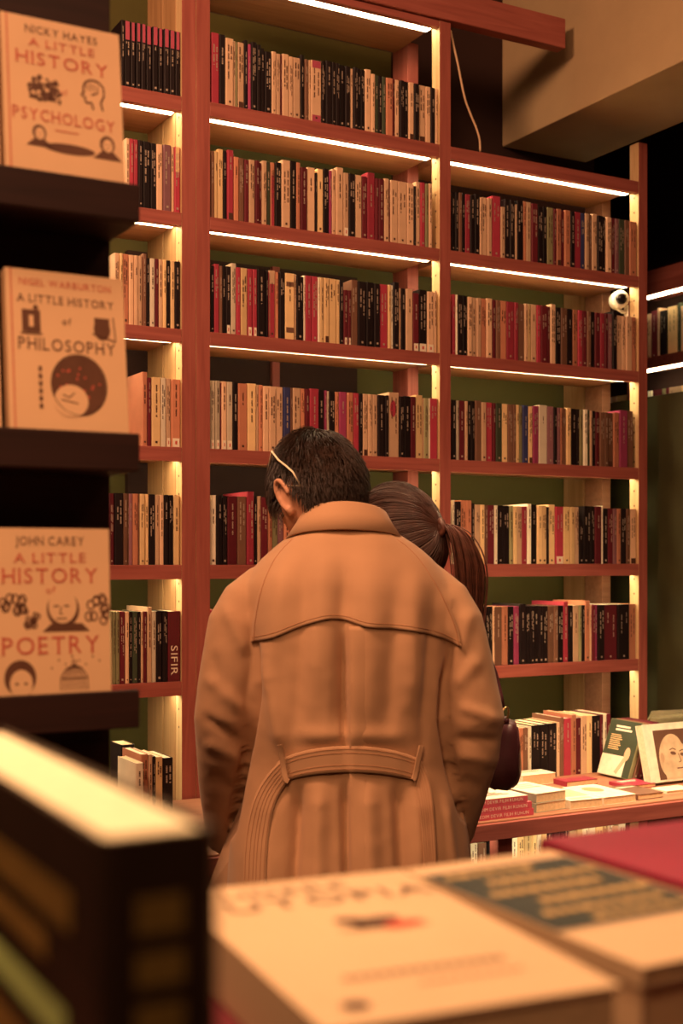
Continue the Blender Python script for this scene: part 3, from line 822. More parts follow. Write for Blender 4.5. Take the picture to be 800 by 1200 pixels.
tag(mb.build('power_cable'), 'pale cable hanging from the top rail down to the right bay', 'cable')

# ------------------------------------------------------------------ dark display rack with cover-out books
RS, RD = -0.839, -1.773
dr = thing('display_rack', 'dark brown display rack whose ledges hold cream books face out', 'rack', W(0, 0), TH)
mb = MB(); mb.box(-2.0, RS, RD + 0.107, RD + 0.135, 0.0, 2.5, WOOD_D); mb.build('back_panel', dr, None, None, 0.002)
mb = MB(); mb.box(-2.0, RS - 0.02, RD - 0.05, RD + 0.20, 0.0, 0.06, WOOD_D); mb.build('base', dr)
LZ = []
for y0 in (192.0, 500.0, 817.0):
    s_ = s_at(0, RD); Yv = W(s_, RD).y
    zt = CAMZ + (HZ - y0) / F * Yv
    LZ.append(zt)
    mb = MB()
    mb.box(-2.0, RS, RD, RD + 0.010, zt - 0.044, zt, WOOD_D)
    mb.box(-2.0, RS, RD + 0.010, RD + 0.107, zt - 0.044, zt - 0.032, WOOD_D)
    mb.build('ledge', dr, None, None, 0.002)
CREAM = plain('cream_cover', (0.74, 0.47, 0.28), 0.5, 0.05, 8)
INK_RO = plain('rose_ink', (0.52, 0.10, 0.07), 0.5)
INK_BR = plain('brown_ink', (0.12, 0.05, 0.03), 0.5)
def figure_group(mc, T, cx, cy, sc_, ink):
    for (dx, dz, hgt) in ((-0.9, 0, 1.6), (-0.35, 0.1, 2.0), (0.3, 0.0, 1.7), (0.85, -0.1, 1.5)):
        flat_ellipse(mc, cx + dx * sc_, cy + (dz + hgt / 2) * sc_, 0.22 * sc_, 0.26 * sc_, ink, T)
        mc.poly([(cx + (dx - 0.2) * sc_, -0.0006, cy + (dz + hgt / 2 - 0.3) * sc_), (cx + (dx - 0.5) * sc_, -0.0006, cy - 1.0 * sc_), (cx + (dx + 0.5) * sc_, -0.0006, cy - 1.05 * sc_), (cx + (dx + 0.25) * sc_, -0.0006, cy + (dz + hgt / 2 - 0.3) * sc_)], ink, T)
def head_side(mc, T, cx, cy, r, ink):
    flat_ring(mc, cx, cy + 0.3 * r, r, 0.95 * r, r * 0.16, ink, T, 0.0006, 24, -0.3, 3.6)
    flat_line(mc, [(cx - r * 0.9, cy), (cx - r * 1.1, cy - r * 0.35), (cx - r * 0.8, cy - r * 0.45), (cx - r * 0.75, cy - r * 0.95), (cx - r * 0.2, cy - r * 0.9), (cx - r * 0.1, cy - r * 1.5)], r * 0.16, ink, T)
    flat_line(mc, [(cx + r * 0.95, cy), (cx + r * 0.6, cy - r * 0.8), (cx + r * 0.75, cy - r * 1.5)], r * 0.16, ink, T)
    for k in range(4):
        flat_line(mc, [(cx - r * 0.7 + k * r * 0.35, cy + r * 0.9 - abs(k - 1.5) * 0.1 * r), (cx - r * 0.5 + k * r * 0.3, cy + r * 0.2)], r * 0.09, ink, T)
    flat_line(mc, [(cx - r * 0.2, cy - r * 0.2), (cx + r * 0.4, cy + 0.1 * r)], r * 0.12, ink, T)
def bust(mc, T, cx, cy, r, ink, hair=True):
    flat_ellipse(mc, cx, cy, r, r * 1.2, ink, T, 0.0006)
    flat_ellipse(mc, cx + 0.05 * r, cy - 0.15 * r, r * 0.68, r * 0.9, CREAM, T, 0.0009)
    for q in (-0.25, 0.3):
        flat_ellipse(mc, cx + q * r, cy, 0.12 * r, 0.07 * r, ink, T, 0.0012)
    flat_line(mc, [(cx - 0.2 * r, cy - 0.55 * r), (cx + 0.25 * r, cy - 0.55 * r)], 0.08 * r, ink, T, 0.0012)
    mc.poly([(cx - 1.9 * r, -0.0006, cy - 2.0 * r), (cx + 1.9 * r, -0.0006, cy - 2.0 * r), (cx + 0.8 * r, -0.0006, cy - 0.95 * r), (cx - 0.8 * r, -0.0006, cy - 0.95 * r)], ink, T)
K_ = 1 / 1035.0
BW, BH, BT = 0.140, 0.216, 0.020
def cover_common(mc, lines):
    for (txt, dy, hh, wpx, ink) in lines:
        text2d(mc, txt, 0.0, BH - dy * K_, hh * K_, wpx * K_, ink, None, 0.0007)
def art_psych(mc):
    cover_common(mc, [('NICKY HAYES', 15, 9, 88, INK_BR), ('A LITTLE', 31, 9.5, 80, INK_RO), ('HISTORY', 51, 15, 112, INK_RO), ('PSYCHOLOGY', 121, 14, 124, INK_RO), ('of', 88, 7, 9, INK_RO)])
    figure_group(mc, None, -0.023, BH - 88 * K_, 0.0125, INK_BR)
    head_side(mc, None, 0.036, BH - 82 * K_, 0.0135, INK_BR)
    bust(mc, None, -0.030, BH - 143 * K_, 0.008, INK_BR); bust(mc, None, 0.050, BH - 145 * K_, 0.009, INK_BR)
    flat_ellipse(mc, 0.005, BH - 158 * K_, 0.03, 0.006, INK_BR, None)
    flat_line(mc, [(-0.012, BH - 137 * K_), (0.016, BH - 137 * K_)], 0.0012, INK_RO, None)
    rr = random.Random(2)
    for k in range(30):
        flat_ellipse(mc, -0.023 + rr.uniform(-0.018, 0.018), BH - (86 + rr.uniform(-15, 16)) * K_, 0.0032, 0.002, INK_BR if k % 3 else CREAM, None, 0.0009, 8, rr.uniform(0, 3))
def art_phil(mc):
    cover_common(mc, [('NIGEL WARBURTON', 15, 8, 112, INK_RO), ('A LITTLE HISTORY', 35, 9.5, 118, INK_BR), ('PHILOSOPHY', 90, 14, 118, INK_BR), ('of', 60, 8, 11, INK_BR)])
    flat_rect(mc, -0.052, -0.031, BH - 76 * K_, BH - 49 * K_, INK_BR, None); flat_rect(mc, -0.054, -0.029, BH - 79 * K_, BH - 77 * K_, INK_BR, None)
    flat_rect(mc, -0.044, -0.039, BH - 70 * K_, BH - 56 * K_, CREAM, None, 0.0009); flat_ellipse(mc, -0.036, BH - 46 * K_, 0.003, 0.003, INK_BR, None)
    flat_ellipse(mc, 0.042, BH - 66 * K_, 0.010, 0.013, INK_BR, None); flat_rect(mc, 0.033, 0.051, BH - 66 * K_, BH - 52 * K_, INK_BR, None, 0.0007)
    flat_line(mc, [(0.030, BH - 72 * K_), (0.058, BH - 80 * K_), (0.056, BH - 50 * K_)], 0.0015, INK_BR, None)
    flat_ellipse(mc, 0.012, BH - 137 * K_, 0.032, 0.035, INK_BR, None, 0.0006, 32); flat_ring(mc, 0.012, BH - 137 * K_, 0.0335, 0.0365, 0.0012, INK_D, None, 0.0009, 32)
    flat_ellipse(mc, 0.002, BH - 157 * K_, 0.020, 0.019, CREAM, None, 0.0009, 28)
    flat_line(mc, [(-0.008, BH - 150 * K_), (0.0, BH - 153 * K_), (0.006, BH - 147 * K_)], 0.0014, INK_BR, None, 0.0012)
    flat_line(mc, [(-0.010, BH - 156 * K_), (0.010, BH - 160 * K_)], 0.0014, INK_BR, None, 0.0012)
    for k in range(6):
        flat_rect(mc, -0.035, -0.031, BH - (168 - 9 * k) * K_, BH - (162 - 9 * k) * K_, INK_BR, None)
    rr = random.Random(3)
    for k in range(26):
        a_, b_ = rr.uniform(0, 6.28), rr.uniform(0.2, 0.9)
        flat_ellipse(mc, 0.012 + 0.031 * b_ * math.cos(a_), BH - 137 * K_ + 0.034 * b_ * math.sin(a_), 0.0018, 0.0012, INK_RO, None, 0.0008, 8, a_)
def art_poet(mc):
    cover_common(mc, [('JOHN CAREY', 15, 10, 82, INK_BR), ('A LITTLE', 35, 11, 86, INK_RO), ('HISTORY', 56, 17, 114, INK_RO), ('of', 73, 8, 11, INK_RO), ('POETRY', 138, 20, 116, INK_RO)])
    for (dx, dy, q) in ((-0.044, 96, 1), (-0.022, 106, 0.6), (0.054, 96, 1)):
        rr = random.Random(int(dy + dx * 1000))
        for k in range(11):
            flat_ring(mc, dx + rr.uniform(-0.012, 0.012) * q, BH - (dy + rr.uniform(-14, 17) * q) * K_, 0.005 * q, 0.006 * q, 0.0017, INK_BR, None, 0.0006, 12)
    flat_ellipse(mc, 0.014, BH - 96 * K_, 0.019, 0.021, INK_BR, None, 0.0006, 28); flat_ellipse(mc, 0.0135, BH - 92 * K_, 0.0165, 0.020, CREAM, None, 0.0009, 28)
    for q in (-0.006, 0.006):
        flat_line(mc, [(0.012 + q - 0.003, BH - 92 * K_), (0.012 + q + 0.003, BH - 92 * K_)], 0.0018, INK_BR, None, 0.0012)
    flat_line(mc, [(0.012, BH - 93 * K_), (0.010, BH - 101 * K_), (0.014, BH - 102 * K_)], 0.0012, INK_BR, None, 0.0012); flat_line(mc, [(0.006, BH - 107 * K_), (0.018, BH - 107 * K_)], 0.0016, INK_BR, None, 0.0012)
    mc.poly([(-0.010, -0.0007, BH - 122 * K_), (0.045, -0.0007, BH - 122 * K_), (0.036, -0.0007, BH - 113 * K_), (0.0, -0.0007, BH - 113 * K_)], INK_BR, None)
    flat_ellipse(mc, -0.036, BH - 175 * K_, 0.018, 0.020, INK_BR, None, 0.0006, 28); flat_ellipse(mc, -0.035, BH - 182 * K_, 0.013, 0.016, CREAM, None, 0.0009, 24)
    for q in (-0.040, -0.030):
        flat_ellipse(mc, q, BH - 182 * K_, 0.0022, 0.0014, INK_BR, None, 0.0012, 10)
    for k in range(9):
        a_ = (k - 4) / 4.0
        flat_line(mc, [(0.026 + a_ * 0.016, BH - 192 * K_), (0.026 + a_ * 0.0155, BH - 176 * K_), (0.026 + a_ * 0.009, BH - 166 * K_), (0.026, BH - 162 * K_)], 0.0012, INK_BR, None)
    flat_line(mc, [(0.010, BH - 178 * K_), (0.042, BH - 178 * K_)], 0.0012, INK_BR, None); flat_ring(mc, 0.026, BH - 159 * K_, 0.003, 0.003, 0.001, INK_BR, None, 0.0006, 12)
    for k in range(8):
        flat_ellipse(mc, 0.0 + 0.008 * k, BH - (165 - (k * 37) % 14) * K_, 0.0012, 0.001, INK_BR, None, 0.0006, 8)
def rack_book(label, px_right, lvl, art, back=0.0, lean=7.2, Hh=BH, grp='books face out on the dark rack'):
    z = LZ[lvl] - 0.0314
    d = RD + 0.013 + back
    s1 = s_at(px_right, d)
    r = thing('display_book', label, 'book', W(s1 - BW / 2, d, z + 0.0032), TH, grp)
    r.rotation_euler = (math.radians(-lean), 0, TH)
    mc, mp = MB(), MB()
    a = BW / 2
    th = BT if back == 0 else 0.014
    mc.box(-a, a, 0, 0.0018, 0, Hh, CREAM); mc.box(-a, a, th - 0.0018, th, 0, Hh, CREAM); mc.box(-a, -a + 0.0018, 0.0018, th - 0.0018, 0, Hh, CREAM)
    mc.box(-a + 0.006, -a + 0.0075, -0.0002, 0.0, 0, Hh, INK_RO)
    mp.box(-a + 0.0018, a - 0.003, 0.0018, th - 0.0018, 0.002, Hh - 0.002, PAPER2)
    if art:
        art(mc)
    mc.build('cover', r); mp.build('pages', r)
rack_book('cream psychology history with engraved figures, face out on the top ledge', 148, 0, art_psych)
rack_book('cream book cut off at the frame edge beside the psychology history', 1.5, 0, None)
rack_book('cream philosophy history with big dark globe, face out on the middle ledge', 152.5, 1, art_phil)
rack_book('cream book cut off at the frame edge beside the philosophy history', 3, 1, None)
rack_book('cream poetry history with portrait and birdcage, face out on the lowest ledge', 131, 2, art_poet, 0.0, 3.0)

# ------------------------------------------------------------------ near display table with stacks
HT = 1.20            # top of the near stacks
TT = 1.05            # table top
pTR = sd_of(on_level(468, 1018, HT)); pTL = sd_of(on_level(232, 1050, HT)); pBR = sd_of(on_level(722, 1155, HT))
us0, us1 = pTL[0], pTR[0]
ud1 = pTR[1]; ud0 = pBR[1]
nt = thing('near_table', 'near display table carrying the blurred stacks of books', 'table', W(0, 0), TH)
mb = MB(); mb.box(us0 - 0.42, us1 + 0.75, ud0 - 0.06, ud1 + 0.10, TT - 0.035, TT, WOOD_X); mb.build('table_top', nt, None, None, 0.002)
for (a_, b_) in ((us0 - 0.40, ud0 - 0.04), (us1 + 0.68, ud0 - 0.04), (us0 - 0.40, ud1 + 0.03), (us1 + 0.68, ud1 + 0.03)):
    mb = MB(); mb.box(a_, a_ + 0.05, b_, b_ + 0.05, 0, TT - 0.036, WOOD_Z); mb.build('leg', nt)
NEARC = plain('near_cover', (0.56, 0.385, 0.24), 0.5, 0.05, 6)
TEALP = plain('slate_panel', (0.030, 0.036, 0.034), 0.5)
GOLD = plain('gold_letters', (0.50, 0.33, 0.14), 0.5)
REDC = plain('crimson_cover', (0.26, 0.018, 0.05), 0.45, 0.15, 9)
def big_flat(name, label, s0, s1, d0, d1, z0, z1, cov, side, grp, art=None, spine=None, rz=0.0):
    # turned by rz about its far corner next to the slate book
    w, D = s1 - s0, d1 - d0
    os_ = s1 - w * math.cos(rz) + D * math.sin(rz); od_ = d1 - w * math.sin(rz) - D * math.cos(rz)
    r = thing(name, label, 'book', W(os_, od_, z0 + 0.0005), TH + rz, grp)
    mc, mp = MB(), MB()
    w, D, h = s1 - s0, d1 - d0, z1 - z0 - 0.001
    mc.box(0, w, 0, D, h - 0.002, h, cov); mc.box(0, w, 0, D, 0, 0.002, cov); mc.box(0, 0.002, 0, D, 0.002, h - 0.002, spine or cov)
    mp.box(0.002, w - 0.003, 0.002, D - 0.002, 0.002, h - 0.002, side)
    if art:
        art(mc, Matrix.Translation((0, 0, h)) @ Matrix.Rotation(-math.pi / 2, 4, 'X'), w, D)
    mc.build('cover', r); mp.build('pages', r)
    return r
def art_utopia(mc, T, w, D):
    text2d(mc, 'UDERE', w * 0.42, D * 0.905, 0.011, w * 0.52, INK_D, T)
    text2d(mc, 'UTOPIA', w * 0.55, D * 0.80, 0.019, w * 0.84, INK_D, T)
    flat_ellipse(mc, w * 0.58, D * 0.575, 0.016, 0.008, INK_D, T, 0.0006, 20, 0.3); flat_ellipse(mc, w * 0.50, D * 0.60, 0.010, 0.006, INK_D, T, 0.0006, 20, -0.5)
    flat_ellipse(mc, w * 0.66, D * 0.535, 0.013, 0.006, INK_R, T, 0.0008, 20, 0.2); flat_line(mc, [(w * 0.42, D * 0.54), (w * 0.75, D * 0.52)], 0.002, INK_BR, T)
    for k in range(14):
        flat_rect(mc, w * (0.22 + 0.042 * k), w * (0.25 + 0.042 * k), D * 0.225, D * 0.245, INK_BR, T)
        if k > 4:
            flat_rect(mc, w * (0.22 + 0.042 * k), w * (0.25 + 0.042 * k), D * 0.155, D * 0.165, INK_R, T)
    flat_ellipse(mc, w * 0.16, D * 0.09, 0.007, 0.006, INK_D, T)
big_flat('near_book', 'cream book titled UTOPIA lying on top of the nearest stack', us1 - 0.151, us1, ud1 - 0.243, ud1, HT - 0.035, HT, NEARC, PAPER2, None, art_utopia, None, math.radians(-6))
big_flat('near_book', 'dark maroon book under the UTOPIA book, jutting out at one side', us0 - 0.035, us1 - 0.03, ud0 - 0.01, ud1 - 0.05, HT - 0.085, HT - 0.0355, BM[('M', 1)], PAPER2, None, None, None, math.radians(-6))
big_flat('near_book', 'cream book at the bottom of the UTOPIA stack', us1 - 0.150, us1, ud1 - 0.243, ud1, TT, HT - 0.0855, NEARC, PAPER2, None, None, None, math.radians(-6))
p2 = sd_of(on_level(640, 993, HT)); q2 = sd_of(on_level(716, 1139, HT))
v0, v1 = us1 + 0.002, p2[0]
def art_slate(mc, T, w, D):
    flat_rect(mc, 0.001, w - 0.004, D * 0.30, D * 0.90, TEALP, T, 0.0006)
    rr = random.Random(8)
    for (fz, x_a, x_b, hh) in ((0.84, 0.08, 0.62, 0.036), (0.74, 0.22, 0.90, 0.042), (0.635, 0.10, 0.80, 0.042), (0.53, 0.25, 0.92, 0.04), (0.43, 0.12, 0.85, 0.035), (0.35, 0.3, 0.9, 0.03)):
        x_ = w * x_a
        while x_ < w * x_b:
            L = rr.uniform(0.005, 0.010)
            flat_rect(mc, x_, x_ + L, D * (fz - hh / 2), D * (fz + hh / 2), GOLD, T, 0.0012)
            x_ += L + 0.0025
big_flat('near_book', 'book with dark slate panel and gold letters beside UTOPIA', v0, v1, q2[1], pTR[1], HT - 0.012, HT - 0.0005, NEARC, PAPER2, None, art_slate)
big_flat('near_book', 'thick pale book under the slate panel book', v0 + 0.001, v1, q2[1] + 0.002, pTR[1], HT - 0.080, HT - 0.0125, NEARC, PAPER2, None)
big_flat('near_book', 'pale book at the bottom of the slate panel stack', v0 + 0.001, v1, q2[1], pTR[1], TT, HT - 0.0805, NEARC, PAPER2, None)
p3 = sd_of(on_level(648, 980, HT + 0.004))
big_flat('near_book', 'crimson book lying on the stack beyond the slate panel book', v1 + 0.003, v1 + 0.22, p3[1] - 0.25, p3[1], HT - 0.03, HT + 0.004, REDC, REDC, None)
big_flat('near_book', 'crimson book beneath the topmost crimson one', v1 + 0.003, v1 + 0.22, p3[1] - 0.25, p3[1], TT, HT - 0.0305, REDC, PAPER2, None)
# thick standing book, very near
YN = 0.41
zc = CAMZ - (985 - HZ) / F * YN
ps = sd_of(P(118, 985, YN))
sw = s_at(260, ps[1]) - ps[0]
r = thing('thick_book', 'thick dark book standing upright and blurred, cream page tops glowing', 'book', W(ps[0] + sw / 2, ps[1], TT + 0.0006), TH)
mc, mp = MB(), MB()
hT = zc - TT - 0.0006
DB = 0.29
a = sw / 2
DKC = plain('dark_bronze_cover', (0.030, 0.016, 0.009), 0.5)
GOL2 = plain('tarnished_gold', (0.22, 0.14, 0.035), 0.5)
GRN = plain('green_letters', (0.46, 0.66, 0.24), 0.5)
mc.box(-a, -a + 0.003, 0.004, DB, 0, hT, DKC); mc.box(a - 0.003, a, 0.004, DB, 0, hT, DKC)
mc.prism([(-a, 0.004), (-a + 0.004, 0.0), (a - 0.004, 0.0), (a, 0.004)], 0, hT, DKC)
mp.box(-a + 0.003, a - 0.003, 0.0042, DB - 0.004, 0.003, hT - 0.002, PAPER)
rr = random.Random(4)
z_ = hT - 0.02
while z_ > 0.02:
    L = rr.uniform(0.010, 0.020)
    flat_rect(mc, -a * 0.45, a * 0.35, z_ - L, z_, GOL2, None, 0.0006); z_ -= L + 0.006
T = Matrix.Translation((-a, 0, 0)) @ side_T()
for (z0_, z1_, x0_, x1_, m_) in ((hT - 0.045, hT - 0.028, -0.26, -0.03, GOL2), (hT - 0.066, hT - 0.053, -0.26, -0.06, GOL2), (hT - 0.094, hT - 0.078, -0.26, -0.036, GRN), (hT - 0.135, hT - 0.105, -0.2, -0.06, GOL2), (hT - 0.18, hT - 0.15, -0.2, -0.03, GRN)):
    flat_rect(mc, x0_, x1_, hT - (hT - z0_) * 0.84, hT - (hT - z1_) * 0.84, m_, T, 0.0008)
mc.build('cover', r); mp.build('pages', r)
#@@PART3@@
# ------------------------------------------------------------------ people
SKIN = plain('skin', (0.60, 0.30, 0.19), 0.5, 0.06, 30, 0.05, 400)
HAIR = plain('dark_brown_hair', (0.032, 0.014, 0.008), 0.45, 0.3, 60, spec=0.5)
HAIR2 = plain('brown_hair', (0.048, 0.017, 0.011), 0.45, 0.35, 60, spec=0.4)
HAIR3 = plain('chestnut_hair', (0.10, 0.034, 0.022), 0.45, 0.35, 60, spec=0.4)
COATM = plain('tan_gabardine', (0.47, 0.265, 0.15), 0.75, 0.05, 9, 0.12, 700, spec=0.15, sheen=0.15)
STITCH = plain('coat_stitching', (0.42, 0.20, 0.105), 0.8)
TROUS = plain('dark_trousers', (0.03, 0.022, 0.022), 0.8)
SHOE = plain('dark_leather', (0.05, 0.02, 0.016), 0.4, 0.15, 30, 0.2, 200)
WCOAT = plain('dark_wool', (0.035, 0.022, 0.022), 0.85)
EYEW = plain('eye_white', (0.75, 0.7, 0.65), 0.25)

def remeshed(mb, name, voxel, parent, mat, smooth_it=2, fn=None):
    o = mb.build(name)
    md = o.modifiers.new('r', 'REMESH'); md.mode = 'VOXEL'; md.voxel_size = voxel
    if smooth_it:
        sm = o.modifiers.new('s', 'SMOOTH'); sm.factor = 0.5; sm.iterations = smooth_it
    dg = bpy.context.evaluated_depsgraph_get()
    dg.update()
    me = bpy.data.meshes.new_from_object(o.evaluated_get(dg))
    o.modifiers.clear()
    old = o.data
    o.data = me
    bpy.data.meshes.remove(old)
    me.materials.clear(); me.materials.append(mat)
    me.polygons.foreach_set('material_index', [0] * len(me.polygons))
    me.polygons.foreach_set('use_smooth', [True] * len(me.polygons))
    if fn:
        ns = [v.normal.copy() for v in me.vertices]
        for v, nn in zip(me.vertices, ns):
            v.co = v.co + fn(v.co, nn)
    me.update()
    if parent is not None:
        o.parent = parent
    return o

def ringxy(cx, cy, a, b, z, n=40, p=0.85):
    out = []
    for i in range(n):
        t = 2 * math.pi * i / n
        c, s = math.cos(t), math.sin(t)
        out.append((cx + a * math.copysign(abs(c) ** p, c), cy + b * math.copysign(abs(s) ** p, s), z))
    return out

def head_verts(mb, M, mat, sx=0.076, nose=1.0):
    """head with brow, sockets, nose, lips, chin and ears; local +Y is the face, +Z up, origin between the ears"""
    nu, nv = 48, 40
    rings = []
    g = lambda x, z, x0, z0, w, h: math.exp(-((x - x0) / w) ** 2 - ((z - z0) / h) ** 2)
    for k in range(1, nv):
        th = math.pi * k / nv
        ring = []
        for i in range(nu):
            ph = 2 * math.pi * i / nu
            x = math.sin(th) * math.cos(ph); y = math.sin(th) * math.sin(ph); z = -math.cos(th)
            lo = max(0.0, -z)
            X = sx * x * (1 - 0.30 * lo ** 2)
            Yy = 0.098 * y
            Z = 0.118 * z
            if y > 0:
                Yy -= 0.004 * lo
                Z -= 0.012 * lo * y
            else:
                Yy *= (1 - 0.38 * lo ** 1.5)
            if y > 0.2:
                Yy += nose * 0.026 * g(X, Z, 0, -0.030, 0.012, 0.020) + nose * 0.010 * g(X, Z, 0, -0.008, 0.009, 0.022)
                Yy -= 0.012 * (g(X, Z, 0.031, 0.004, 0.017, 0.012) + g(X, Z, -0.031, 0.004, 0.017, 0.012))
                Yy += 0.006 * (g(X, Z, 0.028, 0.026, 0.025, 0.008) + g(X, Z, -0.028, 0.026, 0.025, 0.008))
                Yy += 0.007 * g(X, Z, 0, -0.060, 0.022, 0.006) + 0.006 * g(X, Z, 0, -0.071, 0.018, 0.006) - 0.004 * g(X, Z, 0, -0.0655, 0.022, 0.002)
                Yy += 0.010 * g(X, Z, 0, -0.098, 0.020, 0.014)
            ring.append((X, Yy, Z))
        rings.append(ring)
    mb.loft(rings, mat, True, True, True, M)
    for sgn in (-1, 1):      # ears: a curled rim round a hollow
        pts = []
        for q in range(11):
            t = -0.25 + 1.5 * math.pi * q / 10
            pts.append((sgn * (sx * 0.99 + 0.012 + 0.004 * math.sin(t)), -0.012 - 0.019 * math.cos(t) * 0.9 - 0.004, -0.004 + 0.031 * math.sin(t)))
        mb.tube(pts, [0.0055] * 10 + [0.006], mat, 8, True, M)
        mb.ball((sgn * (sx * 0.97 + 0.004), -0.012, -0.004), (0.008, 0.017, 0.026), mat, 12, 8, M)
        mb.ball((sgn * (sx * 0.97 + 0.006), -0.006, -0.034), (0.007, 0.009, 0.010), mat, 10, 8, M)

def hand(mb, M, mat, sgn):
    """palm, four jointed fingers of different lengths and a thumb; local -Z is towards the finger tips, palm faces +X*sgn"""
    pr = []
    for z, w, t in ((0.02, 0.024, 0.018), (-0.01, 0.030, 0.017), (-0.05, 0.040, 0.015), (-0.085, 0.041, 0.012)):
        pr.append([(t * math.cos(a_ * 2 * math.pi / 16), w * math.sin(a_ * 2 * math.pi / 16), z) for a_ in range(16)])
    mb.loft(pr, mat, True, True, True, M)
    for y, L in ((0.031, 0.068), (0.0105, 0.078), (-0.0105, 0.072), (-0.031, 0.056)):
        p = Vector((0, y, -0.07)); pts = [p.copy()]
        ang = 0.15
        for q in range(4):
            L2 = L * (0.30, 0.32, 0.22, 0.16)[q]
            p = p + Vector((sgn * math.sin(ang) * L2, 0, -math.cos(ang) * L2)); pts.append(p.copy()); ang += 0.32
        mb.tube(pts, [0.0095, 0.009, 0.0085, 0.008, 0.006], mat, 10, True, M)
    pts = [Vector((0.0, 0.024, -0.005)), Vector((sgn * 0.012, 0.047, -0.035)), Vector((sgn * 0.020, 0.056, -0.060)), Vector((sgn * 0.026, 0.055, -0.082))]
    mb.tube(pts, [0.013, 0.0115, 0.010, 0.007], mat, 10, True, M)

def strand(mb, ps, r0, mat, n=4):
    k = len(ps)
    mb.tube(ps, [r0 * (1.0 - 0.75 * i / (k - 1)) for i in range(k)], mat, n, False)

YB = 2.35
def B(px, py, Y=YB):
    return P(px, py, Y)

def seg_d(px, py, x0, y0, x1, y1):
    dx, dy = x1 - x0, y1 - y0
    t = max(0.0, min(1.0, ((px - x0) * dx + (py - y0) * dy) / (dx * dx + dy * dy)))
    return math.hypot(px - x0 - t * dx, py - y0 - t * dy), t

FOLDS = [  # x0, y0, x1, y1, width px, height m  (soft ridges and troughs of the cloth)
 (334, 648, 316, 800, 14, .008), (358, 655, 345, 880, 11, -.006), (380, 640, 371, 820, 15, .006), (404, 660, 395, 876, 9, -.010), (434, 648, 428, 872, 17, .006), (466, 665, 452, 878, 12, -.006), (488, 662, 480, 840, 12, .006), (510, 690, 494, 882, 8, -.008), (524, 690, 528, 756, 9, .008), (312, 770, 332, 885, 11, .010),
 (340, 862, 480, 862, 11, .007),
 (324, 925, 316, 1040, 13, .010), (350, 918, 343, 1040, 8, -.017), (374, 915, 372, 1040, 12, .013), (430, 915, 434, 1040, 14, .014), (466, 915, 472, 1040, 8, -.015), (488, 920, 492, 1040, 9, .009), (518, 930, 532, 1040, 9, .010),
 (240, 790, 290, 838, 9, .006), (234, 838, 286, 872, 7, -.006), (238, 868, 284, 892, 9, .006), (246, 905, 276, 930, 9, -.004), (262, 705, 290, 770, 9, .006), (246, 760, 262, 820, 9, -.004),
 (402, 745, 404, 890, 5, -.018), (403, 915, 406, 1040, 5, -.018),
 (586, 846, 535, 826, 8, .006), (586, 868, 530, 866, 7, -.006), (578, 892, 532, 884, 9, .006), (566, 925, 540, 912, 9, -.004), (562, 770, 532, 806, 10, .005), (552, 712, 536, 770, 9, .005),
]
CREASES = [[(296, 735), (301, 765), (303, 800), (294, 850), (284, 905), (272, 965), (268, 985)], [(533, 740), (527, 770), (521, 800), (519, 845), (527, 895), (541, 945), (546, 965)]]
def coat_fn(co, nn):
    Y = co.y
    px = 400 + co.x / Y * F
    py = HZ - (co.z - CAMZ) / Y * F
    if nn.y > 0.35:
        return Vector((0, 0, 0))
    h = 0.0
    for x0, y0, x1, y1, w, a in FOLDS:
        if abs(px - (x0 + x1) / 2) > abs(x1 - x0) / 2 + 3 * w or py < min(y0, y1) - 3 * w or py > max(y0, y1) + 3 * w + (400 if y1 == 1040 else 0):
            continue
        if y1 == 1040 and py > 1040:
            d = abs(px - (x0 + (x1 - x0) * (py - y0) / (y1 - y0)))
            t = 0.5
        else:
            d, t = seg_d(px, py, x0, y0, x1, y1)
        fade = min(1.0, 4 * t + 0.15, (4 * (1 - t) + 0.15) if y1 != 1040 else 1.0)
        w2 = w * 0.9
        h += 1.15 * a * fade * math.exp(-(d / w2) ** 2)
    for line in CREASES:
        best = 1e9; at = 0
        for q in range(len(line) - 1):
            d, t = seg_d(px, py, *line[q], *line[q + 1])
            if d < best:
                best, at = d, (q + t) / (len(line) - 1)
        if best < 20:
            h -= 0.026 * min(1.0, at * 2.2) * min(1.0, (1 - at) * 6) * math.exp(-(best / 4.2) ** 2)
    # vent: the cloth on the far side of the centre seam lies on top
    if 735 < py:
        k = 1 / (1 + math.exp(-(px - 409.5) / 0.9))
        h += 0.004 * k * math.exp(-max(0, px - 409.5) / 26) * min(1, (py - 735) / 25)
    h += 0.0018 * noise.noise(co * 14) + 0.0010 * noise.noise(co * 34)
    f = max(0.0, min(1.0, (0.35 - nn.y) / 0.5))
    return nn * h * f

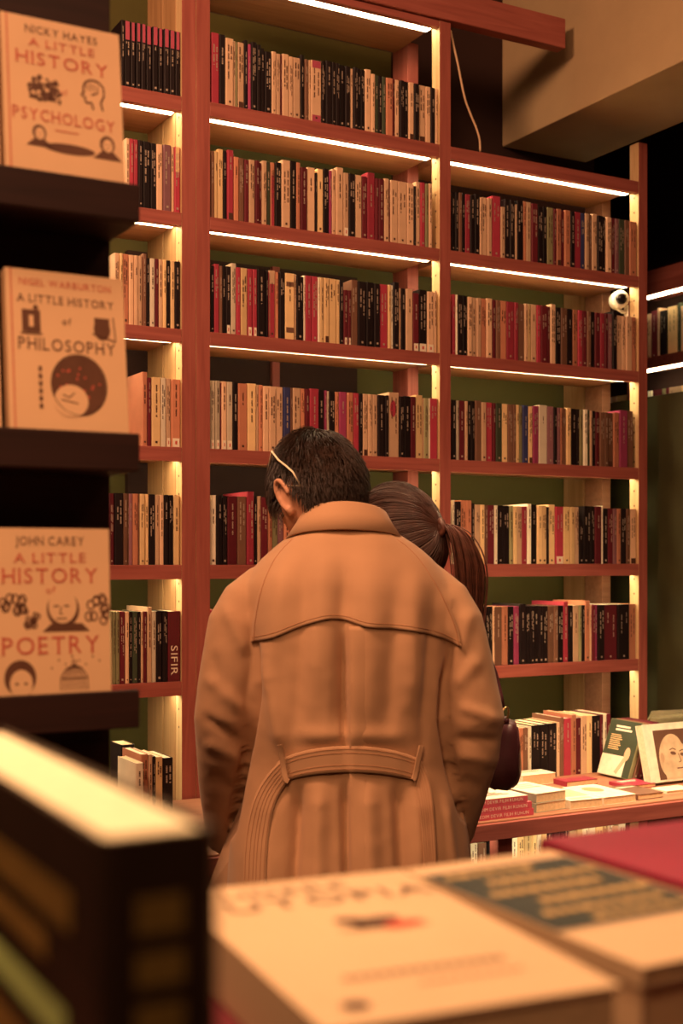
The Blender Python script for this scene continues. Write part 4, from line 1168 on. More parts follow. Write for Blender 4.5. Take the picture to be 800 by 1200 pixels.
def make_coat(parent):
    mb = MB()
    rows = [(603, 376, 432, 2.44, 2.55), (616, 354, 454, 2.425, 2.60), (628, 336, 474, 2.405, 2.62), (642, 318, 494, 2.390, 2.64), (660, 299, 514, 2.372, 2.65), (690, 282, 533, 2.352, 2.65), (740, 284, 534, 2.338, 2.66),
            (800, 288, 530, 2.336, 2.62), (850, 284, 530, 2.342, 2.60), (893, 284, 531, 2.351, 2.59), (905, 283, 532, 2.350, 2.59), (940, 277, 544, 2.346, 2.61), (1000, 266, 552, 2.332, 2.63), (1050, 262, 556, 2.325, 2.67), (1150, 246, 572, 2.318, 2.69), (1260, 236, 582, 2.312, 2.70)]
    rings = []
    ZM = 2.43
    fine = []
    for q in range((len(rows) - 1) * 5 + 1):
        k_ = q / 5.0
        a_ = min(int(k_), len(rows) - 2)
        py_ = rows[a_][0] + (rows[a_ + 1][0] - rows[a_][0]) * (k_ - a_)
        fine.append((py_,) + tuple(interp([(r_[0], r_[c_]) for r_ in rows], py_) for c_ in (1, 2, 3, 4)))
    for py, xl, xr, yb, yf in fine:
        z = CAMZ + (HZ - py) / F * ZM
        cx = ((xl + xr) / 2 - 400) / F * ZM
        a = (xr - xl) / 2 / F * ZM
        rings.append(ringxy(cx, (yb + yf) / 2, a, (yf - yb) / 2, z, 48, 0.80))
    mb.loft(rings, COATM)
    def sleeve(pts):
        ps = [P(x, y, Y) for x, y, Y, r in pts]
        mb.tube(ps, [r for *_, r in pts], COATM, 24)
    sleeve([(325, 682, 2.49, .034), (307, 686, 2.485, .041), (292, 704, 2.475, .052), (280, 732, 2.465, .059), (271, 777, 2.455, .058), (262, 838, 2.45, .057), (264, 880, 2.475, .056), (264, 925, 2.52, .051), (266, 970, 2.57, .046), (268, 985, 2.585, .044)])
    sleeve([(483, 682, 2.49, .034), (502, 684, 2.485, .041), (518, 703, 2.475, .052), (531, 732, 2.465, .059), (542, 777, 2.455, .058), (555, 840, 2.45, .059), (551, 880, 2.475, .056), (541, 925, 2.52, .050), (532, 965, 2.57, .044), (530, 976, 2.585, .043)])
    # open front edge swinging out at the side
    o = remeshed(mb, 'coat', 0.0055, parent, COATM, 3, coat_fn)
    return o

def drape(coat, grid, mat, name, parent, off=0.006, th=0.004, smooth=True, flat=0.0):
    """lay a grid of picture-plane directions on the coat: each point is the coat surface met from behind, moved out by off"""
    me = coat.data
    tree = BVHTree.FromPolygons([v.co for v in me.vertices], [tuple(p.vertices) for p in me.polygons])
    nr, nc = len(grid), len(grid[0])
    outer, inner = [], []
    last = YB
    for row in grid:
        for (px, py) in row:
            d = Vector(((px - 400) / F, 1.0, (HZ - py) / F)).normalized()
            hit = tree.ray_cast(Vector((0, 0, CAMZ)), d)
            if hit[0] is None:
                q = P(px, py, last + 0.02)
            else:
                q = hit[0]
                last = q.y
            o_ = off(px, py) if callable(off) else off
            outer.append(q - d * o_)
            inner.append(q - d * (o_ - th))
    if flat:      # stiff band: across its width it keeps one distance
        for r_ in range(nr):
            ys = [outer[r_ * nc + c_].y for c_ in range(nc)]
            m_ = sorted(ys)[len(ys) // 4]
            for c_ in range(nc):
                i = r_ * nc + c_
                k = (m_ - outer[i].y) * flat / max(0.5, outer[i].y)
                v = (outer[i] - Vector((0, 0, CAMZ))) * k
                outer[i] = outer[i] + v; inner[i] = inner[i] + v
    # ease the sheet so that it bridges small folds
    for _ in range(2):
        new = list(outer)
        for r_ in range(1, nr - 1):
            for c_ in range(1, nc - 1):
                i = r_ * nc + c_
                new[i] = (outer[i] * 2 + outer[i - 1] + outer[i + 1] + outer[i - nc] + outer[i + nc]) / 6
        outer = new
    mb = MB()
    b = mb.pts(outer); e = mb.pts(inner)
    for r_ in range(nr - 1):
        for c_ in range(nc - 1):
            i = r_ * nc + c_
            mb.face((b + i, b + i + nc, b + i + nc + 1, b + i + 1), mat, smooth)
            mb.face((e + i, e + i + 1, e + i + nc + 1, e + i + nc), mat, smooth)
    rim = [r_ * nc for r_ in range(nr)] + [(nr - 1) * nc + c_ for c_ in range(1, nc)] + [r_ * nc + nc - 1 for r_ in range(nr - 2, -1, -1)] + [c_ for c_ in range(nc - 2, 0, -1)]
    for i in range(len(rim)):
        j = (i + 1) % len(rim)
        mb.face((b + rim[i], e + rim[i], e + rim[j], b + rim[j]), mat)
    return mb.build(name, parent), outer

def interp(tab, t):
    n = len(tab)
    for i in range(n - 1):
        (t0, v0), (t1, v1) = tab[i], tab[i + 1]
        if t <= t1 or i == n - 2:
            m0 = (v1 - tab[i - 1][1]) / (t1 - tab[i - 1][0]) if i else (v1 - v0) / (t1 - t0)
            m1 = (tab[i + 2][1] - v0) / (tab[i + 2][0] - t0) if i + 2 < n else (v1 - v0) / (t1 - t0)
            k = (t - t0) / (t1 - t0); h = t1 - t0
            return (2 * k ** 3 - 3 * k * k + 1) * v0 + (k ** 3 - 2 * k * k + k) * h * m0 + (3 * k * k - 2 * k ** 3) * v1 + (k ** 3 - k * k) * h * m1

man = thing('person', 'person seen from behind with head bowed, in a belted tan trench coat', 'person', (0, 2.47, 0))
def reparent(o):
    o.matrix_parent_inverse = man.matrix_basis.inverted()
def fix(o, root):
    # keep world placement under an Empty that stands at the feet
    o.location = -Vector(root.location)
    return o
coat = fix(make_coat(man), man)

# storm flap over the shoulder blades
bot = [(0, 753), (0.10, 748), (0.22, 736), (0.36, 726), (0.45, 727), (0.55, 735), (0.68, 737), (0.82, 742), (0.92, 749), (1, 759)]
lx = [(0, 348), (0.12, 331), (0.25, 318), (0.5, 304), (0.8, 296), (1, 294)]
rx = [(0, 458), (0.12, 480), (0.25, 496), (0.5, 517), (0.8, 535), (1, 541)]
NR, NC = 44, 76
grid = []
for r_ in range(NR):
    v = r_ / (NR - 1)
    row = []
    for c_ in range(NC):
        u = c_ / (NC - 1)
        xa, xb = interp(lx, v), interp(rx, v)
        top = 622 + 4 * (2 * u - 1) ** 2
        yb_ = interp(bot, u)
        row.append((xa + (xb - xa) * u, top + (yb_ - top) * v))
    grid.append(row)
flap, fo = drape(coat, grid, COATM, 'storm_flap', coat, 0.0055, 0.004)
# seams of the flap and raglan sleeves: thin raised double stitching
mb = MB()
line = [fo[(NR - 3) * NC + c_] + Vector((0, -0.0003, 0)) for c_ in range(NC)]
mb.tube(line, 0.0006, STITCH, 5)
for c_ in (1, NC - 2):
    mb.tube([fo[r_ * NC + c_] + Vector((0, -0.0006, 0)) for r_ in range(2, NR)], 0.0009, STITCH, 5)
mb.build('stitching', coat)
# the pleat that hangs over the centre seam
pg = lambda y0, y1, n: [[(408.5 + 1.5 * (y0 + (y1 - y0) * r_ / (n - 1) - 735) / 300 + 30 * c_ / 9, y0 + (y1 - y0) * r_ / (n - 1)) for c_ in range(10)] for r_ in range(n)]
drape(coat, pg(734, 1060, 60), COATM, 'back_pleat', coat, lambda px, py: -0.004 + 0.0115 * max(0.0, 1 - (px - 408) / 31), 0.003)
# belt: the back piece between the loops, then each end hanging down
def strip(center, width_fn, n, m):
    g = []
    for i in range(n):
        t = i / (n - 1)
        k = t * (len(center) - 1); a_ = min(int(k), len(center) - 2); f = k - a_
        x = center[a_][0] + (center[a_ + 1][0] - center[a_][0]) * f
        y = center[a_][1] + (center[a_ + 1][1] - center[a_][1]) * f
        dx = center[a_ + 1][0] - center[a_][0]; dy = center[a_ + 1][1] - center[a_][1]
        L = math.hypot(dx, dy); nx, ny = -dy / L, dx / L
        w = width_fn(t)
        g.append([(x + nx * w * (q / (m - 1) - 0.5), y + ny * w * (q / (m - 1) - 0.5)) for q in range(m)])
    return g
def smooth_path(p, n=24):
    for _ in range(3):
        q = [p[0]]
        for a_, b_ in zip(p, p[1:]):
            q += [(a_[0] * .75 + b_[0] * .25, a_[1] * .75 + b_[1] * .25), (a_[0] * .25 + b_[0] * .75, a_[1] * .25 + b_[1] * .75)]
        p = q + [p[-1]]
    return p
bb = smooth_path([(328, 905), (345, 897), (375, 891), (410, 889), (445, 891), (475, 897), (492, 904)])
belt, bo = drape(coat, strip(bb, lambda t: 31 - 9 * abs(2 * t - 1) ** 2, 60, 9), COATM, 'belt', coat, 0.008, 0.005, True, 0.75)
bl_ = smooth_path([(338, 898), (322, 915), (308, 940), (301, 975), (298, 1010), (297, 1080), (298, 1130)])
e1, _o1 = drape(coat, strip(bl_, lambda t: 22 + 6 * min(1, t * 2), 50, 7), COATM, 'belt_end', coat, 0.008, 0.004, True, 0.8)
br_ = smooth_path([(486, 896), (494, 912), (499, 940), (502, 975), (504, 1010), (505, 1060)])
e2, _o2 = drape(coat, strip(br_, lambda t: 19 - 5 * t, 40, 7), COATM, 'belt_end', coat, 0.008, 0.004, True, 0.8)
for path in ([(327, 873), (331, 890), (334, 914), (338, 916)], [(494, 874), (490, 890), (486, 911), (484, 914)]):
    drape(coat, strip(smooth_path(path), lambda t: 6.5, 24, 5), COATM, 'belt_loop', coat, 0.015, 0.004)
mb = MB()
for dy in (-10, -6, 6, 10):
    ln = []
    for i in range(60):
        row = bo[i * 9:(i + 1) * 9]
        k = 4 + dy / 12.5 * 4 * 0.95
        a_ = int(k); f = k - a_
        ln.append(row[a_].lerp(row[min(a_ + 1, 8)], f) + Vector((0, -0.0004, 0)))
    mb.tube(ln, 0.00045, STITCH, 5)
mb.build('belt_stitching', belt)
for (pts_, m_, end_) in ((_o1, 7, e1), (_o2, 7, e2)):
    mb = MB()
    for c_ in (0.6, 1.6, 2.6, 3.4, 4.4, 5.4):
        a_ = int(c_); f = c_ - a_
        mb.tube([pts_[r_ * m_ + a_].lerp(pts_[r_ * m_ + a_ + 1], f) + Vector((0, -0.0004, 0)) for r_ in range(len(pts_) // m_)], 0.0005, STITCH, 5)
    mb.build('belt_stitching', end_)
# the front edge of the open coat swinging out beside the hip
def flare(pts, th):
    mb = MB()
    f = [P(*p) for p in pts]
    b = mb.pts(f + [p + Vector((0.004, th, 0)) for p in f])
    n = len(f)
    mb.face([b + i for i in range(n)], COATM); mb.face([b + n + i for i in reversed(range(n))], COATM)
    for i in range(n):
        j = (i + 1) % n
        mb.face((b + j, b + i, b + n + i, b + n + j), COATM)
    mb.build('coat_front', coat)
flare([(288, 930, 2.47), (284, 985, 2.44), (279, 1050, 2.42), (262, 1180, 2.42), (226, 1180, 2.52), (240, 1050, 2.52), (262, 990, 2.53)], 0.012)
flare([(540, 940, 2.50), (548, 985, 2.47), (556, 1060, 2.45), (566, 1180, 2.45), (540, 1180, 2.42), (528, 1050, 2.42), (524, 985, 2.44)], 0.012)

# collar: folded-over band standing round the neck
cx, cy = (403 - 400) / F * 2.5, 2.495
mb = MB()
rings = []
NA = 60
for i in range(NA + 1):
    t = -1 + 2 * i / NA
    a_ = t * math.radians(128)
    sx_, sy_ = math.sin(a_), -math.cos(a_)
    at = abs(t)
    zt = 1.510 - 0.040 * at ** 1.7 - 0.02 * max(0, at - 0.75) * 4
    zb = 1.457 - 0.006 * at - 0.05 * at ** 2.5
    rt_x, rt_y = 0.078, 0.066
    rb_x, rb_y = 0.116, 0.100
    pt = lambda kx, ky, z: Vector((cx + kx * sx_, cy + ky * sy_, z))
    rings.append([pt(rt_x - 0.006, rt_y - 0.006, zb + 0.005), pt(rt_x - 0.004, rt_y - 0.004, zt - 0.004), pt(rt_x + 0.001, rt_y + 0.001, zt), pt(rt_x + 0.006, rt_y + 0.005, zt - 0.003),
                  pt(rt_x * 0.55 + rb_x * 0.45, rt_y * 0.55 + rb_y * 0.45, zt * 0.5 + zb * 0.5 + 0.004), pt(rb_x, rb_y, zb), pt(rb_x - 0.004, rb_y - 0.004, zb - 0.002), pt(rt_x + 0.002, rt_y + 0.002, zt - 0.014)])
mb.loft(rings, COATM, True, True, True)
mb.build('collar', coat)

# head, hands and the rest of the body
HM = Matrix.Translation(P(374, 580, 2.535)) @ Matrix.Scale(1.04, 4) @ Matrix.Rotation(math.radians(32), 4, 'Z') @ Matrix.Rotation(math.radians(-5), 4, 'Y') @ Matrix.Rotation(math.radians(-30), 4, 'X')
mb = MB()
head_verts(mb, HM, SKIN)
hb = HM @ Vector((0, -0.035, -0.055))
mb.tube([hb, hb.lerp(Vector((0.0, 2.50, 1.45)), 0.5), Vector((0.0, 2.505, 1.43)), Vector((0.0, 2.51, 1.36))], [0.054, 0.056, 0.060, 0.075], SKIN, 20)
tor = [ringxy(0.004, 2.505, a_, b_, z, 32) for z, a_, b_ in ((1.41, .08, .05), (1.35, .13, .07), (1.2, .15, .09), (1.05, .135, .085), (0.95, .15, .095), (0.86, .15, .09))]
mb.loft(tor, SKIN)
for sg, pts in ((-1, [(312, 694, 2.50), (278, 744, 2.475), (264, 838, 2.455), (266, 925, 2.525), (268, 985, 2.585), (269, 996, 2.595)]), (1, [(494, 694, 2.50), (533, 744, 2.475), (554, 838, 2.455), (541, 925, 2.525), (530, 976, 2.585), (529, 990, 2.595)])):
    ps = [P(*p) for p in pts]
    mb.tube(ps, [.034, .036, .036, .032, .026, .026], SKIN, 16)
    d = (ps[-1] - ps[-3]).normalized()
    M = Matrix.Translation(ps[-1] + d * 0.015) @ d.to_track_quat('-Z', 'Y').to_matrix().to_4x4()
    hand(mb, M, SKIN, -sg)
for sg in (-1, 1):
    mb.tube([(0.004 + sg * 0.075, 2.50, 0.90), (0.004 + sg * 0.085, 2.50, 0.50), (0.004 + sg * 0.09, 2.51, 0.10)], [0.082, 0.056, 0.042], SKIN, 16)
body = fix(remeshed(mb, 'body', 0.0042, man, SKIN, 2), man)
mb = MB()
for sg in (-1, 1):
    mb.ball(HM @ Vector((sg * 0.030, 0.076, 0.004)), 0.012, EYEW, 14, 10)
    mb.ball(HM @ Vector((sg * 0.030, 0.0855, 0.003)), 0.0045, HAIR, 10, 8)
fix(mb.build('eyes', man), man)
mb = MB()
for sg in (-1, 1):
    mb.loft([ringxy(0.004 + sg * x, 2.505, r_, r_ * 1.1, z, 24, 1.0) for z, x, r_ in ((1.0, .07, .092), (0.9, .078, .094), (0.5, .086, .072), (0.08, .09, .060))], TROUS)
fix(mb.build('trousers', man), man)
for sg in (-1, 1):
    mb = MB()
    mb.loft([[(0.004 + sg * 0.093 + w * math.cos(q * math.pi / 8), 2.51 + o_ + l * math.sin(q * math.pi / 8), z) for q in range(16)] for z, w, l, o_ in ((0.001, .044, .135, .06), (0.025, .046, .138, .06), (0.05, .042, .125, .05), (0.09, .040, .06, .0), (0.12, .038, .046, -.01))], SHOE)
    fix(mb.build('shoe', man), man)

# short hair: cap plus thousands of short tapered locks following the skull
def hair_region(x, y, z):
    if y > 0.045 + 0.25 * max(0, z) and z < 0.055:
        return False
    ear = abs(x) > 0.055 and -0.036 < y < 0.024 and z < 0.026
    if ear:
        return False
    if y >= 0.0 and z < 0.0 and not (y < 0.03 and z > -0.02):
        return False
    if y < 0 and z < -0.098:
        return False
    return True
def skull(th, ph, k=1.0):
    x = math.sin(th) * math.cos(ph); y = math.sin(th) * math.sin(ph); z = math.cos(th)
    lo = max(0.0, -z)
    X = 0.076 * x * (1 - 0.30 * lo ** 2); Yy = 0.098 * y; Z = 0.118 * z
    if y > 0:
        Z -= 0.012 * lo * y
    else:
        Yy *= (1 - 0.38 * lo ** 1.5)
    return Vector((X, Yy, Z)) * k
mb = MB()
nu, nv = 64, 40
idx = {}
for k in range(nv + 1):
    for i in range(nu):
        th = 0.02 + (math.pi * 0.80) * k / nv; ph = 2 * math.pi * i / nu
        p = skull(th, ph)
        if hair_region(p.x, p.y, p.z):
            grow = 1.02 if p.z < -0.02 else 1.035
            idx[(k, i)] = len(mb.v); mb.v.append(tuple(HM @ (p * grow)))
for k in range(nv):
    for i in range(nu):
        q = [(k, i), (k + 1, i), (k + 1, (i + 1) % nu), (k, (i + 1) % nu)]
        if all(a_ in idx for a_ in q):
            mb.face([idx[a_] for a_ in q], HAIR, True)
rh = random.Random(21)
crown = Vector((0.01, -0.055, 0.10))
cnt = 0
while cnt < 6500:
    u = rh.uniform(-0.85, 1); th = math.acos(u); ph = rh.uniform(0, 2 * math.pi)
    p = skull(th, ph)
    if not hair_region(p.x, p.y, p.z):
        continue
    cnt += 1
    nrm = Vector((p.x / 0.076 ** 2, p.y / 0.098 ** 2, p.z / 0.118 ** 2)).normalized()
    away = (p - crown); away = away - nrm * away.dot(nrm)
    away = away.normalized() if away.length > 1e-4 else nrm.orthogonal()
    side = nrm.cross(away)
    away = (away + side * (0.45 + rh.uniform(-0.35, 0.35)) * max(0.0, 1 - (p - crown).length / 0.12) + side * rh.uniform(-0.28, 0.28)).normalized()
    low = max(0.0, min(1.0, (-p.z + 0.02) / 0.09))
    L = (0.030 * (1 - low) + 0.011 * low) * rh.uniform(0.75, 1.25)
    lift = 0.95 * (1 - low) + 0.35 * low
    q0 = p * 1.02
    q1 = q0 + (away * math.cos(lift) + nrm * math.sin(lift)) * L * 0.5
    q2 = q1 + (away * math.cos(lift * 0.1) + nrm * math.sin(lift * 0.1) - Vector((0, 0, 0.15))) .normalized() * L * 0.55
    strand(mb, [HM @ q0, HM @ q1, HM @ q2], 0.0014, HAIR, 3)
hair = fix(mb.build('hair', man), man)
mb = MB()
for sg in (-1, 1):
    mb.tube([HM @ Vector((sg * (0.012 + 0.032 * q / 4), 0.099 - 0.006 * (q / 4) ** 2, 0.022 + 0.006 * math.sin(math.pi * q / 5))) for q in range(5)], [0.002, 0.0035, 0.0035, 0.003, 0.0015], HAIR, 6)
fix(mb.build('eyebrows', man), man)

# sunglasses pushed up on the hair
SUNG = plain('glasses_frame', (0.02, 0.012, 0.010), 0.25, spec=0.6)
LENS = plain('dark_lens', (0.015, 0.010, 0.010), 0.08, spec=0.7)
METAL = plain('pale_temple', (0.85, 0.72, 0.52), 0.25)
sg_ = thing('sunglasses', 'sunglasses with pale temples pushed up on the bowed dark-haired head', 'glasses', HM @ Vector((0, 0.07, 0.10)))
G = HM
off = -Vector(sg_.location)
def on_hair(x, v):
    y = 0.046 - 0.55 * v
    return G @ Vector((x, y, 0.122 * math.sqrt(max(0.12, 1 - (x / 0.090) ** 2 - (y / 0.112) ** 2)) + 0.012 + 0.35 * v))
mb = MB()
for s2 in (-1, 1):
    mb.tube([on_hair(s2 * 0.036 + 0.029 * math.cos(q * math.pi / 8), 0.018 * math.sin(q * math.pi / 8)) for q in range(17)], 0.0022, SUNG, 6, False)
mb.tube([on_hair(-0.008, 0.004), on_hair(0, 0.008), on_hair(0.008, 0.004)], 0.002, SUNG, 6)
o = mb.build('frame', sg_); o.location = off
for s2 in (-1, 1):
    mb = MB()
    c_ = on_hair(s2 * 0.036, 0.0)
    rim_ = [on_hair(s2 * 0.036 + 0.028 * math.cos(q * math.pi / 8), 0.0172 * math.sin(q * math.pi / 8)) for q in range(16)]
    b_0 = mb.pts([c_] + rim_)
    for q in range(16):
        mb.face((b_0, b_0 + 1 + q, b_0 + 1 + (q + 1) % 16), LENS, True)
    o = mb.build('lens', sg_); o.location = off
# temples, the near one follows the two lit glints seen beside the hair
mb = MB(); tp = [on_hair(-0.065, 0.0), P(318.5, 529, 2.50), P(326, 539, 2.475), P(335, 546, 2.455), P(343, 553, 2.443), P(352, 569, 2.440), G @ Vector((-0.086, -0.020, 0.012))]
mb.tube(tp, [0.0022, 0.0022, 0.002, 0.002, 0.0019, 0.0018, 0.0016], METAL, 8); o = mb.build('temple', sg_); o.location = off; o['label'] = 'pale shining temple'
mb = MB(); mb.tube([on_hair(0.065, 0.0), G @ Vector((0.083, 0.03, 0.058)), G @ Vector((0.087, -0.015, 0.02)), G @ Vector((0.086, -0.03, 0.004))], 0.002, METAL, 8); o = mb.build('temple', sg_); o.location = off

# ---------------------------------------------------------------- the second person, mostly hidden beyond the coat
WY = 2.80
woman = thing('person', 'person with brown ponytail and dark coat standing close beside the trench coat, mostly hidden', 'person', (0.10, WY, 0))
HW = Matrix.Translation(P(467, 639, WY)) @ Matrix.Rotation(math.radians(62), 4, 'Z') @ Matrix.Rotation(math.radians(-14), 4, 'X')
mb = MB()
HW = HW @ Matrix.Scale(1.05, 4)
head_verts(mb, HW, SKIN, 0.072, 0.9)
nb = HW @ Vector((0, -0.02, -0.06))
mb.tube([nb, Vector((0.105, WY + 0.01, 1.33)), Vector((0.10, WY + 0.01, 1.27))], [0.046, 0.048, 0.06], SKIN, 18)
mb.loft([ringxy(0.10, WY + 0.01, a_, b_, z, 32) for z, a_, b_ in ((1.29, .055, .045), (1.25, .09, .055), (1.1, .125, .08), (0.98, .11, .075), (0.88, .14, .09), (0.80, .14, .085))], SKIN)
for sg in (-1, 1):
    ps = [Vector((0.10 + sg * .10, WY, 1.215)), Vector((0.10 + sg * .15, WY + .02, 1.02)), Vector((0.10 + sg * .11, WY + .16, 0.93)), Vector((0.10 + sg * .06, WY + .22, 0.96))]
    mb.tube(ps, [.04, .036, .028, .022], SKIN, 16)
    d = (ps[-1] - ps[-2]).normalized()
    hand(mb, Matrix.Translation(ps[-1] + d * 0.012) @ d.to_track_quat('-Z', 'Y').to_matrix().to_4x4(), SKIN, -sg)
    mb.tube([(0.10 + sg * .07, WY, .86), (0.10 + sg * .075, WY, .46), (0.10 + sg * .075, WY + .01, .09)], [.075, .05, .036], SKIN, 16)
fix(remeshed(mb, 'body', 0.0048, woman, SKIN, 2), woman)
mb = MB()
for sg in (-1, 1):
    mb.ball(HW @ Vector((sg * 0.029, 0.076, 0.004)), 0.0115, EYEW, 14, 10); mb.ball(HW @ Vector((sg * 0.029, 0.085, 0.003)), 0.0045, HAIR, 10, 8)
fix(mb.build('eyes', woman), woman)
mb = MB()
mb.loft([ringxy(0.10, WY + 0.01, a_, b_, z, 36) for z, a_, b_ in ((1.305, .06, .05), (1.28, .10, .075), (1.24, .145, .095), (1.1, .145, .10), (0.98, .13, .095), (0.88, .145, .095), (0.66, .140, .09))], WCOAT)
for sg in (-1, 1):
    mb.tube([Vector((0.10 + sg * .11, WY, 1.245)), Vector((0.10 + sg * .145, WY, 1.14)), Vector((0.10 + sg * .155, WY + .02, 1.02)), Vector((0.10 + sg * .115, WY + .16, 0.925)), Vector((0.10 + sg * .075, WY + .205, 0.95))], [.055, .055, .052, .043, .036], WCOAT, 18)
fix(remeshed(mb, 'jacket', 0.008, woman, WCOAT, 2), woman)
mb = MB()
for sg in (-1, 1):
    mb.loft([ringxy(0.10 + sg * .074, WY, r_, r_ * 1.1, z, 20, 1.0) for z, r_ in ((0.9, .085), (0.46, .062), (0.07, .05))], TROUS)
fix(mb.build('trousers', woman), woman)
for sg in (-1, 1):
    mb = MB()
    mb.loft([[(0.10 + sg * 0.076 + w * math.cos(q * math.pi / 8), WY + 0.01 + o_ + l * math.sin(q * math.pi / 8), z) for q in range(16)] for z, w, l, o_ in ((0.001, .038, .115, .05), (0.025, .040, .118, .05), (0.05, .036, .105, .04), (0.09, .035, .05, .0), (0.11, .034, .042, -.01))], SHOE)
    fix(mb.build('shoe', woman), woman)
# hair gathered from the hairline to a tie, then hanging as a ponytail
tie = P(515, 619, WY - 0.055)
mb = MB()
iv = HW.inverted()
tl = iv @ tie
def wskull(d, k):
    d = d.normalized()
    return Vector((0.072 * d.x, 0.098 * d.y, 0.118 * d.z * (1.0 if d.z > 0 else 0.8))) * k
rw = random.Random(9)
idx = {}
for k in range(41):
    for i in range(64):
        th = 0.02 + math.pi * 0.72 * k / 40; ph = 2 * math.pi * i / 64
        d = Vector((math.sin(th) * math.cos(ph), math.sin(th) * math.sin(ph), math.cos(th)))
        if d.y > 0.55 and d.z < 0.45 or (d.y > 0.15 and d.z < -0.05):
            continue
        idx[(k, i)] = len(mb.v); mb.v.append(tuple(HW @ wskull(d, 1.08)))
for k in range(40):
    for i in range(64):
        q = [(k, i), (k + 1, i), (k + 1, (i + 1) % 64), (k, (i + 1) % 64)]
        if all(a_ in idx for a_ in q):
            mb.face([idx[a_] for a_ in q], HAIR2, True)
tdir = Vector((tl.x / 0.072, tl.y / 0.098, tl.z / 0.118)).normalized()
for s_ in range(900):
    a_ = rw.uniform(-1.0, 1.0) * math.pi
    base = Vector((math.sin(a_) * 0.85, 0.50 + 0.15 * rw.random(), math.cos(a_) * 0.75 + 0.1)).normalized()
    if base.z < -0.3:
        base = Vector((base.x, 0.1 * rw.random(), base.z)).normalized()
    pts = []
    wig = rw.uniform(-0.05, 0.05); lift = 1.085 + 0.035 * rw.random()
    for q in range(12):
        t = q / 11
        d = base.slerp(tdir, t)
        sidev = base.cross(tdir)
        d = d + sidev.normalized() * wig * math.sin(math.pi * t)
        p = wskull(d, lift)
        p = p.lerp(tl, max(0.0, t - 0.75) * 4)
        pts.append(HW @ p)
    mb.tube(pts, [0.0007] + [0.0012] * 10 + [0.0009], HAIR2, 4, False)
for s_ in range(60):   # loose fly-away hairs over the crown
    a_ = rw.uniform(-0.9, 0.9)
    base = Vector((math.sin(a_), 0.4, math.cos(a_))).normalized()
    pts = []
    for q in range(8):
        d = base.slerp(tdir, q / 9); pts.append(HW @ (wskull(d, 1.12 + 0.045 * math.sin(q / 7 * math.pi) * rw.random())))
    mb.tube(pts, 0.0005, HAIR2, 3, False)
fix(mb.build('hair', woman), woman)
mb = MB()
for s_ in range(420):
    u, v = rw.gauss(0, 0.5), rw.gauss(0, 0.5)
    sp_ = rw.uniform(0.7, 1.25)
    ends = [tie, P(527 + 6 * u, 617 + 4 * v, WY - 0.060 + .01 * v), P(541 + 11 * u, 632 + 7 * v, WY - 0.065 + .02 * v), P(550 + 15 * u, 660 + 8 * v, WY - 0.065 + .025 * v), P(553 + 15 * u, 690 + 10 * v, WY - 0.060 + .025 * v), P(551 + 12 * u, 690 + 45 * sp_, WY - 0.055 + .02 * v), P(549 + 8 * u, 690 + 70 * sp_, WY - 0.050 + .02 * v)]
    pts = []
    for q in range(len(ends) - 1):
        for w in range(3):
            pts.append(ends[q].lerp(ends[q + 1], w / 3))
    pts.append(ends[-1])
    for _ in range(2):
        pts = [pts[0]] + [(pts[i - 1] + pts[i] * 2 + pts[i + 1]) / 4 for i in range(1, len(pts) - 1)] + [pts[-1]]
    mb.tube(pts, [0.0010] * (len(pts) - 4) + [0.0009, 0.0007, 0.0005, 0.0003], HAIR3, 4, False)
fix(mb.build('ponytail', woman), woman)
mb = MB()
mb.tube([tie + Vector((0.004 + 0.004 * math.sin(q * 1.3), 0.014 * math.cos(q * math.pi / 6), 0.017 * math.sin(q * math.pi / 6))) for q in range(13)], 0.0065, HAIR3, 8, False)
mb.ball(tie + Vector((0.003, 0, 0)), (0.011, 0.014, 0.017), HAIR2, 14, 10)
fix(mb.build('hair_tie', woman), woman)

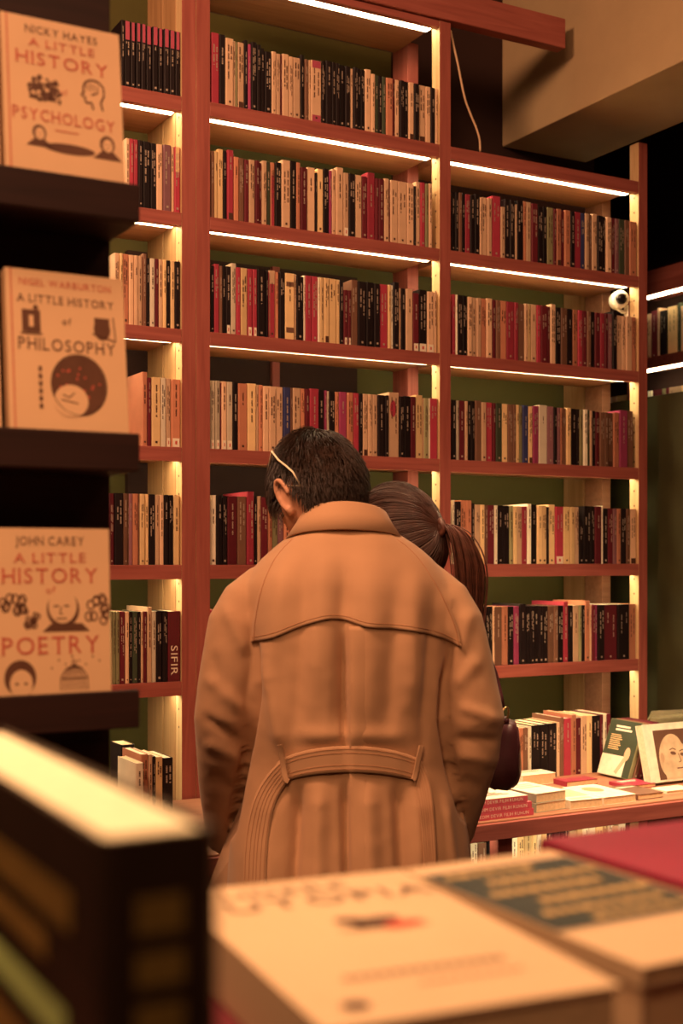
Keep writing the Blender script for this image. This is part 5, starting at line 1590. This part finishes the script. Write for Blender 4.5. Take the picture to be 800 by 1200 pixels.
# shoulder bag hanging beside the coat sleeve
BAG = plain('dark_plum_leather', (0.060, 0.016, 0.020), 0.42, 0.2, 20, 0.3, 150)
GOLDM, nt_, b_ = new_mat('brass_ring'); b_.inputs['Base Color'].default_value = (0.75, 0.5, 0.22, 1); b_.inputs['Metallic'].default_value = 1.0; b_.inputs['Roughness'].default_value = 0.3
BY = 2.77
bag = thing('handbag', 'dark plum leather handbag with brass ring hanging beside the coat elbow', 'bag', P(590, 880, BY))
boff = -Vector(bag.location)
mb = MB()
rings = []
for py, xc, hw in ((846, 594, 9), (856, 593, 12), (872, 591, 16), (890, 588, 20), (905, 586, 22), (914, 585, 20), (920, 585, 14)):
    c = P(xc, py, BY + 0.02); a_ = hw / F * BY
    rings.append([(c.x + a_ * 1.1 * math.copysign(abs(math.cos(q * math.pi / 12)) ** 0.8, math.cos(q * math.pi / 12)) + 0.0, c.y + (0.045 + 0.6 * a_) * math.sin(q * math.pi / 12) , c.z + 0.002 * math.sin(q * 1.9)) for q in range(24)])
mb.loft(rings, BAG)
o = mb.build('pouch', bag); o.location = boff
mb = MB(); mb.tube([P(604, 852, BY - 0.012), P(605, 875, BY - 0.02), P(601, 900, BY - 0.025), P(594, 917, BY - 0.02)], [0.006, 0.009, 0.009, 0.005], BAG, 8); o = mb.build('side_gusset', bag); o.location = boff
mb = MB(); rc = P(591, 838, BY - 0.01)
mb.tube([rc + Vector((0.0085 * math.cos(q * math.pi / 8) + 0.004 * math.sin(q * math.pi / 8), 0.004 * math.cos(q * math.pi / 8), 0.017 * math.sin(q * math.pi / 8))) for q in range(17)], 0.0022, GOLDM, 8, False); o = mb.build('ring', bag); o.location = boff; o['label'] = 'brass ring'
mb = MB(); mb.tube([P(592, 847, BY), P(592, 842, BY - 0.008)], 0.008, BAG, 8); mb.tube([P(589, 830, BY - 0.008), P(586, 815, BY), P(580, 790, BY + 0.01), P(560, 740, BY + 0.01)], 0.0062, BAG, 8, True, None); o = mb.build('strap', bag); o.location = boff
